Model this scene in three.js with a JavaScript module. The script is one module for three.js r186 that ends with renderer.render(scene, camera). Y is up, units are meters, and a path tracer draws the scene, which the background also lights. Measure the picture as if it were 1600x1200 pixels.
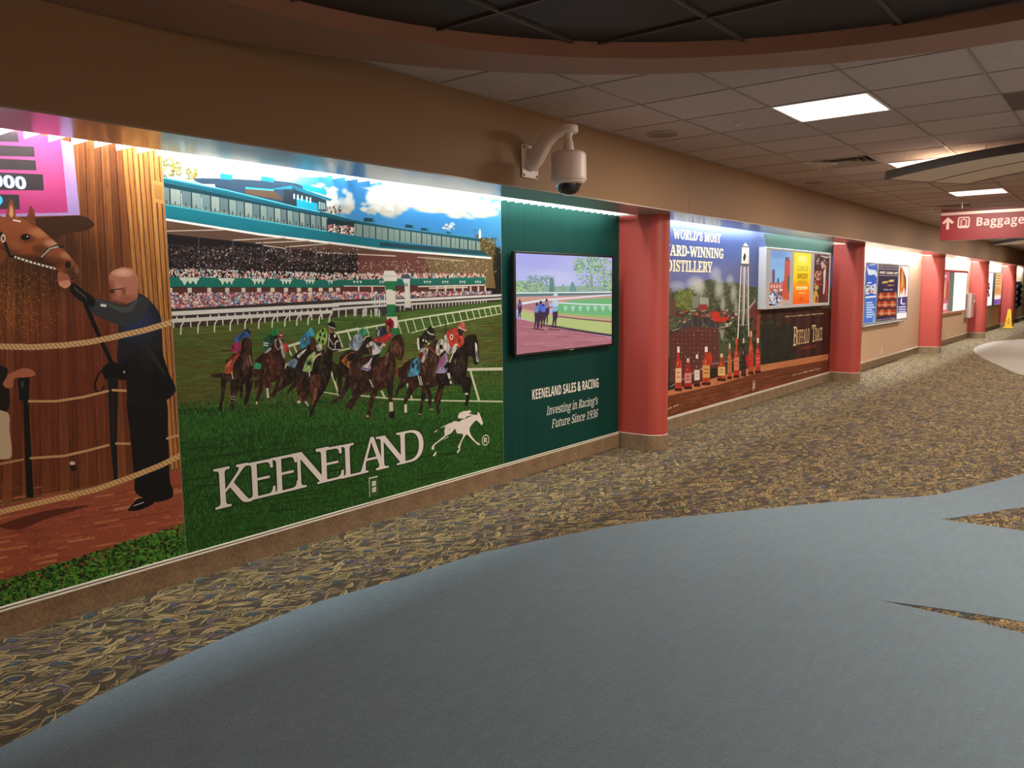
import * as THREE from 'three';
import { mergeGeometries } from 'three/addons/utils/BufferGeometryUtils.js';
import { RoundedBoxGeometry } from 'three/addons/geometries/RoundedBoxGeometry.js';
import { RectAreaLightUniformsLib } from 'three/addons/lights/RectAreaLightUniformsLib.js';

// ------------------------------------------------------------------ camera, renderer, light levels
const F = 1226.057, YAW = 0.89996344, PITCH = 0.11859733, ROLL = -0.01063016;
const EYE = new THREE.Vector3(0, 1.48, 3.7707);
const scene = new THREE.Scene();
scene.background = new THREE.Color(0x000000);
const camera = new THREE.PerspectiveCamera(2 * Math.atan(600 / F) * 180 / Math.PI, 4 / 3, 0.05, 120);
const vF = new THREE.Vector3(Math.sin(YAW) * Math.cos(PITCH), -Math.sin(PITCH), -Math.cos(YAW) * Math.cos(PITCH));
const vR0 = new THREE.Vector3().crossVectors(vF, new THREE.Vector3(0, 1, 0)).normalize();
const vU0 = new THREE.Vector3().crossVectors(vR0, vF);
const vR = vR0.clone().multiplyScalar(Math.cos(ROLL)).addScaledVector(vU0, Math.sin(ROLL));
const vU = vU0.clone().multiplyScalar(Math.cos(ROLL)).addScaledVector(vR0, -Math.sin(ROLL));
camera.position.copy(EYE);
camera.quaternion.setFromRotationMatrix(new THREE.Matrix4().makeBasis(vR, vU, vF.clone().negate()));
camera.updateMatrixWorld(true);
scene.add(camera);
const renderer = new THREE.WebGLRenderer({ antialias: true });
renderer.toneMapping = THREE.LinearToneMapping;
renderer.toneMappingExposure = 1.0;
renderer.outputColorSpace = THREE.SRGBColorSpace;
renderer.shadowMap.enabled = true;
renderer.shadowMap.type = THREE.PCFSoftShadowMap;
RectAreaLightUniformsLib.init();

const COVE = 104;         // mural cove strip, radiance
const COVE_PLAIN = 62, COVE_FAR = 215;     // cove strips of the poster bays
const TROFFER = 52, TROFFER_BACK_FILL = 225, TROFFER_SIDE = 52;     // ceiling panels: corridor row, unseen fill panels added behind and beside the camera
const COVE_COLOR = new THREE.Color(0.93, 1.0, 0.98), TROFFER_COLOR = new THREE.Color(1.0, 0.86, 0.72);

// a photograph pixel (1600 x 1200 frame) gives a direction; the plane it lies on gives the place
function ray(px, py) {
  return new THREE.Vector3().addScaledVector(vR, (px - 800) / F).addScaledVector(vU, -(py - 600) / F).add(vF);
}
function onPlane(axis, value, px, py) {
  const d = ray(px, py), t = (value - EYE[axis]) / d[axis];
  return EYE.clone().addScaledVector(d, t);
}

// ------------------------------------------------------------------ helpers
let seed = 20240;
function rnd() { seed = (seed * 1664525 + 1013904223) >>> 0; return seed / 4294967296; }
const rr = (a, b) => a + (b - a) * rnd();
const names = {};
function numbered(n) { const k = names[n] = (names[n] ?? -1) + 1; return k ? n + '_' + String(k).padStart(3, '0') : n; }
function shade(o) { o.traverse((m) => { if (m.isMesh) { m.castShadow = true; m.receiveShadow = true; } }); return o; }
function tag(o, label, category, group) { o.userData.label = label; o.userData.category = category; if (group) o.userData.group = group; return o; }
function thing(name, label, category, pos = [0, 0, 0], group) {
  const g = new THREE.Group(); g.name = numbered(name); g.position.set(...pos); scene.add(g);
  return tag(g, label, category, group);
}
function mesh(name, geo, mat, parent) {
  const m = new THREE.Mesh(geo, mat); m.name = name; m.castShadow = m.receiveShadow = true;
  if (parent) parent.add(m); return m;
}
function structure(name, geo, mat) {
  const m = mesh(name, geo, mat, scene); m.userData.kind = 'structure'; return m;
}
function structureGroup(name) { const g = new THREE.Group(); g.name = name; g.userData.kind = 'structure'; scene.add(g); return g; }
// box given by its extents, uv in metres
function bx(x0, x1, y0, y1, z0, z1) {
  const g = new THREE.BoxGeometry(x1 - x0, y1 - y0, z1 - z0);
  g.translate((x0 + x1) / 2, (y0 + y1) / 2, (z0 + z1) / 2);
  metreUV(g); return g;
}
function metreUV(g) {
  const p = g.attributes.position, n = g.attributes.normal, uv = new Float32Array(p.count * 2);
  for (let i = 0; i < p.count; i++) {
    const ax = Math.abs(n.getX(i)), ay = Math.abs(n.getY(i)), az = Math.abs(n.getZ(i));
    let u, v;
    if (ay >= ax && ay >= az) { u = p.getX(i); v = p.getZ(i); } else if (az >= ax) { u = p.getX(i); v = p.getY(i); } else { u = p.getZ(i); v = p.getY(i); }
    uv[2 * i] = u; uv[2 * i + 1] = v;
  }
  g.setAttribute('uv', new THREE.BufferAttribute(uv, 2)); return g;
}
function rbox(x0, x1, y0, y1, z0, z1, r = 0.004, seg = 2) {
  const g = new RoundedBoxGeometry(x1 - x0, y1 - y0, z1 - z0, seg, r);
  g.translate((x0 + x1) / 2, (y0 + y1) / 2, (z0 + z1) / 2); return g;
}
function cyl(r0, r1, h, seg = 24) { return new THREE.CylinderGeometry(r0, r1, h, seg); }
function canvasTex(w, h, draw, srgb = true) {
  const c = document.createElement('canvas'); c.width = w; c.height = h;
  const g = c.getContext('2d'); draw(g, w, h);
  const t = new THREE.CanvasTexture(c); if (srgb) t.colorSpace = THREE.SRGBColorSpace;
  t.anisotropy = 8; return t;
}
function noiseTex(n, lo, hi, srgb, octaves = [1, 4], rep = 1) {
  // tiling grey value noise, layered
  const acc = new Float32Array(n * n); let tot = 0;
  octaves.forEach((cell, k) => {
    const m = Math.max(2, Math.round(n / cell)), g = new Float32Array(m * m); for (let i = 0; i < m * m; i++) g[i] = rnd();
    const wgt = 1 / (1 + 0.4 * k); tot += wgt;
    for (let y = 0; y < n; y++) for (let x = 0; x < n; x++) {
      const fx = x / n * m, fy = y / n * m, ix = Math.floor(fx), iy = Math.floor(fy), tx = fx - ix, ty = fy - iy;
      const a = g[(iy % m) * m + ix % m], b = g[(iy % m) * m + (ix + 1) % m], c = g[((iy + 1) % m) * m + ix % m], d = g[((iy + 1) % m) * m + (ix + 1) % m];
      acc[y * n + x] += wgt * ((a * (1 - tx) + b * tx) * (1 - ty) + (c * (1 - tx) + d * tx) * ty);
    }
  });
  const data = new Uint8Array(n * n * 4);
  for (let i = 0; i < n * n; i++) { const v = lo + (hi - lo) * Math.min(1, Math.max(0, (acc[i] / tot - 0.5) * 1.6 + 0.5)); data[4 * i] = data[4 * i + 1] = data[4 * i + 2] = v; data[4 * i + 3] = 255; }
  const t = new THREE.DataTexture(data, n, n); t.wrapS = t.wrapT = THREE.RepeatWrapping; t.magFilter = THREE.LinearFilter; t.minFilter = THREE.LinearMipmapLinearFilter; t.generateMipmaps = true;
  if (srgb) t.colorSpace = THREE.SRGBColorSpace; t.repeat.set(rep, rep); t.needsUpdate = true; return t;
}
function areaLight(x, y, z, w, h, color, intensity, dir) {
  const l = new THREE.RectAreaLight(color, intensity, w, h);
  l.position.set(x, y, z); l.lookAt(x + dir[0], y + dir[1], z + dir[2]); l.castShadow = true; return l;
}
const std = (o) => new THREE.MeshStandardMaterial(o);

// ------------------------------------------------------------------ the place: measures in metres
const CEIL = 2.647, LINTEL_Y = 2.141, LINTEL_Z = 0.588, SLOT_Z = 0.19, BASE_H = 0.142;
const COL_X = (k) => 6.36 + 6.52 * k, COL_W = 0.266;            // columns between the bays
const X0 = -4, X1 = 52, Z1 = 8;
function downLight(x, y, z, w, h, color, intensity) {
  const l = new THREE.RectAreaLight(color, intensity, w, h); l.position.set(x, y, z); l.rotation.x = -Math.PI / 2; l.castShadow = true; return l;
}

const fineNoise = noiseTex(256, 90, 255, false, [1, 3, 9]);
const paintBump = fineNoise.clone(); paintBump.repeat.set(3, 3); paintBump.needsUpdate = true;
const M = {
  tan: std({ color: 0x8c6c4c, roughness: 0.62, bumpMap: paintBump, bumpScale: 0.0006 }),
  ring: std({ color: 0x966e5a, roughness: 0.65, bumpMap: paintBump, bumpScale: 0.0006 }),
  soffit: std({ color: 0x9a8d80, roughness: 0.22 }),
  beige: std({ color: 0xcdae92, roughness: 0.6, bumpMap: paintBump, bumpScale: 0.0005 }),
  coral: std({ color: 0xaa433b, roughness: 0.48 }),
  white: std({ color: 0xf0eeea, roughness: 0.6 }),
  tee: std({ color: 0x9a8d82, roughness: 0.5 }),
  whiteMetal: std({ color: 0xe9e7e3, roughness: 0.35 }),
  cream: std({ color: 0xf0dfd6, roughness: 0.42 }),
  trimWhite: std({ color: 0xe8e0d2, roughness: 0.4 }),
  black: std({ color: 0x0b0b0c, roughness: 0.35 }),
  darkMetal: std({ color: 0x3a2f2b, roughness: 0.5, metalness: 0.3 }),
  silver: std({ color: 0xc9ccd0, roughness: 0.38, metalness: 0.6 }),
  grey: std({ color: 0x8f8a86, roughness: 0.5 }),
};

// --- carpets
function wrapDraw(g, n, x, y, fn) { for (const ox of [-n, 0, n]) for (const oy of [-n, 0, n]) { g.save(); g.translate(x + ox, y + oy); fn(); g.restore(); } }
const leafTex = canvasTex(2048, 2048, (g, n) => {
  // 1.6 m of woven leaf pattern
  g.fillStyle = '#4b4030'; g.fillRect(0, 0, n, n);
  const tone = ['#5f5238', '#3d3d33', '#4d4854', '#433826', '#56503a'];
  for (let i = 0; i < 900; i++) { const c = tone[i % 5], w = rr(30, 110), h = rr(8, 22), a = rr(-0.5, 0.5); wrapDraw(g, n, rr(0, n), rr(0, n), () => { g.rotate(a); g.fillStyle = c; g.beginPath(); g.ellipse(0, 0, w / 2, h / 2, 0, 0, 7); g.fill(); }); }
  const leaf = (L, w, b) => { g.beginPath(); g.moveTo(-L / 2, 0); g.bezierCurveTo(-L / 5, b - w, L / 5, b - w, L / 2, -b * 0.3); g.bezierCurveTo(L / 4, b + w, -L / 4, b + w, -L / 2, 0); g.fill(); };
  const twig = ['#a3925f', '#b59c68', '#8c8150', '#aa9062', '#74606c', '#bcaa76', '#7d7250', '#967f58'];
  for (let i = 0; i < 760; i++) {
    const c = twig[(rnd() * 8) | 0], L = rr(130, 250), b = rr(-40, 40), a = rr(-0.5, 0.35), w = rr(18, 32);
    wrapDraw(g, n, rr(0, n), rr(0, n), () => { g.rotate(a); g.fillStyle = '#37301f'; leaf(L + 12, w + 8, b); g.fillStyle = c; leaf(L, w, b); g.strokeStyle = '#4a3f2a'; g.lineWidth = 5; g.beginPath(); g.moveTo(-L * 0.42, 2); g.quadraticCurveTo(0, b, L * 0.4, -b * 0.2); g.stroke(); });
  }
  const cell = n / 10, pads = ['#43586a', '#3f535c', '#4c4c68', '#3f5450', '#3a4658'];
  for (let j = 0; j < 10; j++) for (let i = 0; i < 7; i++) {
    const x = (i + (j % 2) * 0.5) * n / 7 + rr(-60, 60), y = j * cell + rr(-50, 50), c = pads[(i * 3 + j * 7) % 5], a = rr(-0.7, 0.3), L = rr(110, 170), w = rr(22, 36), b = rr(-20, 20);
    wrapDraw(g, n, x, y, () => { g.rotate(a); g.fillStyle = '#2f2a1e'; leaf(L + 14, w + 10, b); g.fillStyle = c; leaf(L, w, b); g.strokeStyle = '#a99862'; g.lineWidth = 10; g.beginPath(); g.moveTo(-L / 2, 0); g.bezierCurveTo(-L / 4, b + w + 6, L / 4, b + w + 6, L / 2 + 10, -b * 0.3 - 14); g.stroke(); });
  }
  for (let i = 0; i < 520; i++) {
    const c = twig[(rnd() * 8) | 0], L = rr(90, 190), b = rr(-40, 40), a = rr(-0.6, 0.45), w = rr(6, 13);
    wrapDraw(g, n, rr(0, n), rr(0, n), () => { g.rotate(a); g.fillStyle = '#37301f'; leaf(L + 8, w + 6, b); g.fillStyle = c; leaf(L, w, b); });
  }
  const im = g.getImageData(0, 0, n, n), d = im.data;
  for (let i = 0; i < d.length; i += 4) { const v = 0.62 + 0.46 * rnd(); d[i] *= v; d[i + 1] *= v * 0.97; d[i + 2] *= v * 0.95; }
  g.putImageData(im, 0, 0);
});
leafTex.wrapS = leafTex.wrapT = THREE.RepeatWrapping; leafTex.repeat.set(1 / 1.2, 1 / 2.3);
const pileBump = noiseTex(256, 0, 255, false, [1, 2, 5]); pileBump.repeat.set(2.4, 2.4);
const blueTex = canvasTex(1024, 1024, (g, n) => {
  const im = g.createImageData(n, n), d = im.data, lo = new Float32Array(64 * 64); for (let i = 0; i < 4096; i++) lo[i] = rnd();
  const S = (x, y) => { const fx = x * 64 / n, fy = y * 64 / n, ix = fx | 0, iy = fy | 0, tx = fx - ix, ty = fy - iy, k = (a, b) => lo[(b & 63) * 64 + (a & 63)]; return (k(ix, iy) * (1 - tx) + k(ix + 1, iy) * tx) * (1 - ty) + (k(ix, iy + 1) * (1 - tx) + k(ix + 1, iy + 1) * tx) * ty; };
  for (let y = 0; y < n; y++) for (let x = 0; x < n; x++) {
    const v = 0.92 + 0.05 * S(x * 0.25, y) + 0.06 * S(x * 4, y * 0.5) + 0.22 * (rnd() - 0.5), i = 4 * (y * n + x);
    d[i] = 109 * v; d[i + 1] = 129 * v; d[i + 2] = 142 * v; d[i + 3] = 255;
  }
  g.putImageData(im, 0, 0);
});
blueTex.wrapS = blueTex.wrapT = THREE.RepeatWrapping; blueTex.repeat.set(0.9, 0.9);
const baseTex = noiseTex(256, 150, 255, true, [1, 2, 6, 40]); baseTex.repeat.set(2.2, 2.2);
const blueBump = noiseTex(256, 0, 255, false, [1, 2]); blueBump.repeat.set(3.2, 3.2);
M.leafCarpet = std({ map: leafTex, roughness: 0.95, bumpMap: pileBump, bumpScale: 0.004 });
M.blueCarpet = new THREE.MeshPhysicalMaterial({ map: blueTex, roughness: 0.92, bumpMap: blueBump, bumpScale: 0.0022, sheen: 0.45, sheenRoughness: 0.4, sheenColor: new THREE.Color(0.75, 0.74, 0.7) });
M.paintedSheenCarpet = std({ color: 0xa8a49c, map: noiseTex(128, 205, 255, true, [1, 2, 5]), roughness: 0.92, bumpMap: blueBump, bumpScale: 0.0022 });  // blue carpet at a grazing view, its pale sheen painted into the base colour
M.baseCarpet = std({ color: 0xa68a6a, map: baseTex, roughness: 0.95, bumpMap: pileBump, bumpScale: 0.003 });

const floor = structureGroup('floor');
mesh('patterned_carpet', bx(X0, X1, -0.12, 0, -0.4, Z1 + 0.2), M.leafCarpet, floor);
function carpetInlay(name, mat, outline, holes = []) {
  // outline on the floor as [x, z]; a cut pile field let into the patterned carpet
  const S = (pts, P) => { P.moveTo(pts[0][0], -pts[0][1]); for (const p of pts.slice(1)) P.lineTo(p[0], -p[1]); return P; };
  const sh = S(outline, new THREE.Shape()); for (const h of holes) sh.holes.push(S(h, new THREE.Path()));
  const g = new THREE.ExtrudeGeometry(sh, { depth: 0.006, bevelEnabled: false, curveSegments: 4 });
  g.rotateX(-Math.PI / 2); g.translate(0, -0.003, 0); metreUV(g);
  mesh(name, g, mat, floor);
}
function smooth(pts, n = 8) { return new THREE.CatmullRomCurve3(pts.map((p) => new THREE.Vector3(p[0], 0, p[1])), false, 'centripetal').getPoints(pts.length * n).map((v) => [v.x, v.z]); }
const floorPt = (p) => { const v = onPlane('y', 0, p[0], p[1]); return [v.x, v.z]; };
{
  const edge = [[-2.5, 1.9], [-1.2, 1.45], [0, 1.1]].concat([[0, 1169], [50, 1145], [169, 1081], [275, 1031], [375, 987], [500, 941], [637, 901], [745, 867], [897, 834], [1000, 816], [1187, 796], [1337, 782], [1450, 775], [1525, 760], [1600, 741]].map(floorPt), [[8.1, 3.5], [9, 4.1], [9.6, 5]]);
  const leafA = smooth([[1470, 812], [1520, 805], [1600, 793]].map(floorPt).concat([[6.45, 3.6], [6.5, 4.2], [6.1, 4.9]])).concat(smooth([[6.1, 4.9], [5.75, 4.2], [5.58, 3.7]].concat([[1600, 830], [1530, 820], [1470, 812]].map(floorPt))));
  const leafB = smooth([[1375, 939], [1450, 949], [1600, 973]].map(floorPt).concat([[4.0, 3.9], [3.9, 4.5]])).concat(smooth([[3.9, 4.5], [3.8, 3.9]].concat([[1600, 991], [1500, 966], [1375, 939]].map(floorPt))));
  carpetInlay('blue_carpet', M.blueCarpet, smooth(edge).concat([[9.4, 6], [6, 6.8], [0, 6.9], [-3, 5]]), [leafA.slice(0, -1), leafB.slice(0, -1)]);
  carpetInlay('painted_sheen_carpet', M.paintedSheenCarpet, smooth([[13.6, 3.4]].concat([[1600, 587], [1560, 571], [1530, 556], [1521, 546], [1530, 540], [1560, 533], [1600, 530]].map(floorPt), [[26.5, 2.2], [26.8, 3.4], [25, 4.9], [20, 5.6], [15.5, 5], [13.6, 3.4]])).slice(0, -1));  // far oval of the blue carpet, paler by painted sheen
}

// --- walls
structure('wall_left', bx(X0, X1, 0, CEIL + 0.3, -0.2, -0.006), M.beige);
structure('wall_right', bx(X0, X1, 0, CEIL + 0.3, Z1, Z1 + 0.2), M.beige);
structure('wall_near', bx(X0 - 0.2, X0, 0, CEIL + 0.3, -0.2, Z1 + 0.2), M.beige);
structure('wall_far', bx(X1, X1 + 0.2, 0, CEIL + 0.3, -0.2, Z1 + 0.2), M.beige);
// dropped header over the display bays: two runs with a joint, and the semi-gloss underside
{
  const h = structureGroup('wall_header');
  mesh('header_panel', bx(X0, 6.572, LINTEL_Y + 0.008, CEIL + 0.1, SLOT_Z + 0.03, LINTEL_Z), M.tan, h);
  mesh('header_panel', bx(6.577, X1, LINTEL_Y + 0.008, CEIL + 0.1, SLOT_Z + 0.03, LINTEL_Z), M.tan, h);
  mesh('header_core', bx(X0, X1, LINTEL_Y + 0.01, CEIL + 0.1, SLOT_Z + 0.02, LINTEL_Z - 0.006), M.tan, h);
  mesh('soffit_board', bx(X0, X1, LINTEL_Y, LINTEL_Y + 0.008, SLOT_Z, LINTEL_Z), M.soffit, h);
  mesh('cove_lining', bx(X0, X1, LINTEL_Y + 0.008, CEIL, SLOT_Z, SLOT_Z + 0.02), M.white, h);
  mesh('cove_lining', bx(X0, X1, 2.47, 2.49, -0.006, SLOT_Z), M.white, h);
}
// carpet-wrapped skirting with a pale cap strip, one run per bay
for (let k = -1; k <= 6; k++) {
  const a = k < 0 ? X0 : COL_X(k - 1) + COL_W, b = k === 6 ? X1 : COL_X(k);
  const g = structureGroup('baseboard_left' + (k < 0 ? '' : '_' + String(k + 1).padStart(3, '0')));
  mesh('carpet_wrap', bx(a, b, 0, BASE_H - 0.018, -0.006, 0.012), M.baseCarpet, g);
  mesh('cap_strip', bx(a, b, BASE_H - 0.018, BASE_H - 0.012, -0.006, 0.014), M.trimWhite, g); mesh('cap_groove', bx(a, b, BASE_H - 0.012, BASE_H - 0.005, -0.006, 0.001), M.black, g);
  mesh('cap_strip', bx(a, b, BASE_H - 0.005, BASE_H + 0.002, -0.006, 0.008), M.trimWhite, g);
}

// --- columns: fin walls with a rounded nose
function noseShape(w, d, grow) {
  const r = w / 2 + grow, s = new THREE.Shape(); s.moveTo(-r, 0); s.lineTo(-r, d - w / 2);
  s.absarc(0, d - w / 2, r, Math.PI, 0, true); s.lineTo(r, 0); s.lineTo(-r, 0); return s;
}
function noseGeo(w, d, grow, y0, y1) {
  const g = new THREE.ExtrudeGeometry(noseShape(w, d, grow), { depth: y1 - y0, bevelEnabled: false, curveSegments: 28 });
  g.rotateX(-Math.PI / 2); g.scale(1, 1, -1); g.translate(0, y0, 0);
  const ix = g.index; if (!ix) { const p = g.attributes.position; for (let i = 0; i < p.count; i += 3) for (const a of Object.values(g.attributes)) { const n = a.itemSize; for (let c = 0; c < n; c++) { const t = a.array[(i + 1) * n + c]; a.array[(i + 1) * n + c] = a.array[(i + 2) * n + c]; a.array[(i + 2) * n + c] = t; } } }
  g.computeVertexNormals(); return toSmooth(g);
}
function toSmooth(g) {
  // average normals of nearly coplanar neighbours so the nose is round and its ends stay crisp
  const p = g.attributes.position, n = g.attributes.normal, map = new Map();
  const key = (i) => [p.getX(i), p.getY(i), p.getZ(i)].map((v) => Math.round(v * 1e4)).join();
  for (let i = 0; i < p.count; i++) { const k = key(i); if (!map.has(k)) map.set(k, []); map.get(k).push(i); }
  const out = new Float32Array(p.count * 3);
  for (const l of map.values()) for (const i of l) {
    const a = new THREE.Vector3().fromBufferAttribute(n, i), s = new THREE.Vector3();
    for (const j of l) { const b = new THREE.Vector3().fromBufferAttribute(n, j); if (a.dot(b) > 0.8) s.add(b); }
    s.normalize(); out.set([s.x, s.y, s.z], 3 * i);
  }
  g.setAttribute('normal', new THREE.BufferAttribute(out, 3)); return g;
}
const shaftGeo = noseGeo(COL_W, 0.43, 0, BASE_H, LINTEL_Y), wrapGeo = metreUV(noseGeo(COL_W, 0.43, 0.006, 0, BASE_H - 0.004)), beadGeo = noseGeo(COL_W, 0.43, 0.003, BASE_H - 0.004, BASE_H + 0.002);
const colLabels = ['coral red rounded column at the near end of the horse auction mural',
  'coral red rounded column between the dark green television panel and the distillery mural',
  'coral red rounded column between the distillery mural and the beige wall with blue and bottle posters',
  'coral red rounded column between the three poster board and the white glowing display',
  'coral red rounded column beside the narrow grey wall cabinet',
  'coral red rounded column behind the yellow wet floor cone'];
for (let k = -1; k <= 4; k++) {
  const t = thing('column', colLabels[k + 1], 'column', [COL_X(k) + COL_W / 2, 0, 0], 'coral columns along the display wall');
  mesh('shaft', shaftGeo, M.coral, t); mesh('carpet_base', wrapGeo, M.baseCarpet, t); mesh('bead', beadGeo, M.trimWhite, t);
}

// --- ceiling: square lay-in tiles in a tee grid, with a dropped round soffit near the camera
const RING = { ox: 1.22, oz: 3.57, or: 2.975, ix: 1.62, iz: 3.35, ir: 2.255, y: 2.54, top: 2.6 };
const TX0 = 3.375, TZ0 = 0.588, TS = 0.61;
const ceiling = structureGroup('ceiling');
mesh('ceiling_slab', bx(X0, X1, CEIL + 0.04, CEIL + 0.3, SLOT_Z, Z1), M.tan, ceiling);
const tileBump = noiseTex(256, 0, 255, false, [1, 2, 7]);
const tileColor = noiseTex(256, 216, 255, true, [1, 2, 3]);
tileBump.repeat.set(1.6, 1.6); tileColor.repeat.set(1.6, 1.6);
const tileMats = [0xcab6ae, 0xc4b0a8, 0xcebab2].map((c) => std({ color: c, map: tileColor, roughness: 0.9, bumpMap: tileBump, bumpScale: 0.002 }));
M.darkTile = std({ color: 0x6d5d56, roughness: 0.9 });
const openCells = new Set(['3,2', '8,2', '13,2', '18,2', '23,2', '28,2', '33,2', '38,2', '7,1', '16,1', '25,1', '3,7', '8,7', '13,7', '18,7', '23,7', '-2,8', '-5,9', '0,9', '-7,8', '-7,2']);
const tileGeo = rbox(-TS / 2 + 0.006, TS / 2 - 0.006, 0.006, 0.022, -TS / 2 + 0.006, TS / 2 - 0.006, 0.003, 1); metreUV(tileGeo);
const restTiles = []; let tiles = 0;
for (let i = -12; i < 80; i++) for (let j = 0; j < 12; j++) {
  const cx = TX0 + (i + 0.5) * TS, cz = TZ0 + (j + 0.5) * TS;
  if (openCells.has(i + ',' + j)) continue;
  const insideRing = Math.hypot(cx - RING.ix, cz - RING.iz) < RING.ir - 0.5; if (insideRing) continue;
  if (i >= -3 && i < 28 && j < 7 && !(i < 0 && j > 2)) {
    const m = mesh('ceiling_tile', tileGeo, (i === 4 && j === 4) ? M.darkTile : tileMats[(i * 7 + j * 3 + 60) % 3], ceiling); m.position.set(cx, CEIL, cz); tiles++;
  } else { const g = tileGeo.clone(); g.translate(cx, CEIL, cz); restTiles.push(g); }
}
mesh('ceiling_tile_field', mergeGeometries(restTiles), tileMats[0], ceiling).userData.kind = 'stuff';
{
  const tee = [];
  for (let j = 0; j <= 12; j++) tee.push(bx(X0, X1, CEIL, CEIL + 0.012, TZ0 + j * TS - 0.006, TZ0 + j * TS + 0.006));
  for (let i = -12; i <= 79; i++) tee.push(bx(TX0 + i * TS - 0.004, TX0 + i * TS + 0.004, CEIL + 0.003, CEIL + 0.012, LINTEL_Z, Z1));
  mesh('tee_grid', mergeGeometries(tee), M.tee, ceiling);
}
{
  const ring = structureGroup('ceiling_ring');
  const s = new THREE.Shape(); s.absarc(RING.ox, -RING.oz, RING.or, 0, Math.PI * 2, false);
  const h = new THREE.Path(); h.absarc(RING.ix, -RING.iz, RING.ir, 0, Math.PI * 2, true); s.holes.push(h);
  const g = new THREE.ExtrudeGeometry(s, { depth: CEIL - RING.y - 0.004, bevelEnabled: false, curveSegments: 96 }); g.rotateX(-Math.PI / 2); g.translate(0, RING.y, 0);
  g.computeVertexNormals(); mesh('soffit_ring', toSmooth(metreUV(g)), M.ring, ring);
  const meshTex = canvasTex(64, 64, (c) => { c.fillStyle = '#39302c'; c.fillRect(0, 0, 64, 64); c.fillStyle = '#1a1513'; for (let y = 0; y < 4; y++) for (let x = 0; x < 4; x++) c.fillRect(x * 16 + 4, y * 16 + 4, 9, 9); });
  meshTex.wrapS = meshTex.wrapT = THREE.RepeatWrapping; meshTex.repeat.set(20, 20);
  M.mesh = std({ map: meshTex, roughness: 0.6, metalness: 0.2 }); M.meshTee = std({ color: 0x4a3f39, roughness: 0.55 });
  const S = 0.615, R = RING.ir + 0.04;
  const clipRound = (poly) => { // keep what lies over the round opening (convex clip against a 48-gon)
    for (let k = 0; k < 48; k++) {
      const a = k / 48 * Math.PI * 2, nx = Math.cos(a), nz = Math.sin(a), d = (p) => R - ((p[0] - RING.ix) * nx + (p[1] - RING.iz) * nz), out = [];
      for (let i = 0; i < poly.length; i++) { const p = poly[i], q = poly[(i + 1) % poly.length], dp = d(p), dq = d(q); if (dp >= 0) out.push(p); if (dp * dq < 0) { const t = dp / (dp - dq); out.push([p[0] + t * (q[0] - p[0]), p[1] + t * (q[1] - p[1])]); } }
      poly = out; if (poly.length < 3) return null;
    }
    return poly;
  };
  for (let i = -5; i < 5; i++) for (let j = -5; j < 6; j++) {
    const x = 2.6 + i * S + 0.007, z = 1.665 + j * S + 0.007, w = S - 0.014, poly = clipRound([[x, z], [x + w, z], [x + w, z + w], [x, z + w]]); if (!poly) continue;
    const s2 = new THREE.Shape(poly.map((p) => new THREE.Vector2(p[0], -p[1]))), pg = new THREE.ExtrudeGeometry(s2, { depth: 0.012, bevelEnabled: false }); pg.rotateX(-Math.PI / 2); pg.translate(0, RING.top + 0.012, 0);
    mesh('mesh_panel', metreUV(pg), M.mesh, ring);
  }
  const t = [];
  for (let i = -6; i <= 5; i++) { const x = 2.6 + i * S, h = Math.sqrt(Math.max(0, R * R - (x - RING.ix) ** 2)); if (h > 0.05) t.push(bx(x - 0.008, x + 0.008, RING.top, RING.top + 0.02, RING.iz - h, RING.iz + h)); }
  for (let j = -5; j <= 6; j++) { const z = 1.665 + j * S, h = Math.sqrt(Math.max(0, R * R - (z - RING.iz) ** 2)); if (h > 0.05) t.push(bx(RING.ix - h, RING.ix + h, RING.top, RING.top + 0.02, z - 0.008, z + 0.008)); }
  mesh('mesh_tees', mergeGeometries(t), M.meshTee, ring);
}

// ------------------------------------------------------------------ light fittings
M.tube = std({ color: 0xffffff, emissive: COVE_COLOR, emissiveIntensity: 2.2, roughness: 0.4 });
M.diffuser = std({ color: 0xffffff, emissive: new THREE.Color(1, 0.93, 0.9), emissiveIntensity: 1.25, roughness: 0.5 });
const finGeo = new THREE.BoxGeometry(0.0016, 0.045, SLOT_Z - 0.012);
const tubeGeo = cyl(0.013, 0.013, 2.7, 12); tubeGeo.rotateZ(Math.PI / 2);
const coveLabels = ['white louvred cove light above the horse auction and race murals', 'plain bright cove light above the distillery mural', 'bright cove light above the blue and bottle poster board', 'bright cove light above the white glowing display', 'bright cove light above the yellow poster near the wet floor cone', 'bright cove light above the dark notice board at the far end'];
for (let k = 0; k <= 5; k++) {
  const a = COL_X(k - 1) + COL_W, b = COL_X(k), far = k >= 2, c = (a + b) / 2;
  const t = thing('cove_light', coveLabels[k], 'cove light', [c, LINTEL_Y, 0], 'cove lights over the display bays');
  for (const s of [-1, 1]) {
    const m = mesh('fluorescent_tube', tubeGeo, M.tube, t); m.position.set(s * 1.5, 0.25, 0.1);
    t.add(downLight(s * 1.5, 0.234, 0.1, 2.7, 0.05, COVE_COLOR, far ? COVE_FAR : k ? COVE_PLAIN : COVE));
  }
  mesh('rail', bx(-(b - a) / 2, (b - a) / 2, 0.002, 0.02, SLOT_Z - 0.008, SLOT_Z - 0.001), M.white, t);
  if (!k) for (let x = -(b - a) / 2 + 0.05; x < (b - a) / 2; x += 0.097) mesh('louver_fin', finGeo, M.white, t).position.set(x, 0.026, (SLOT_Z - 0.012) / 2 + 0.001);
}
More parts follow.
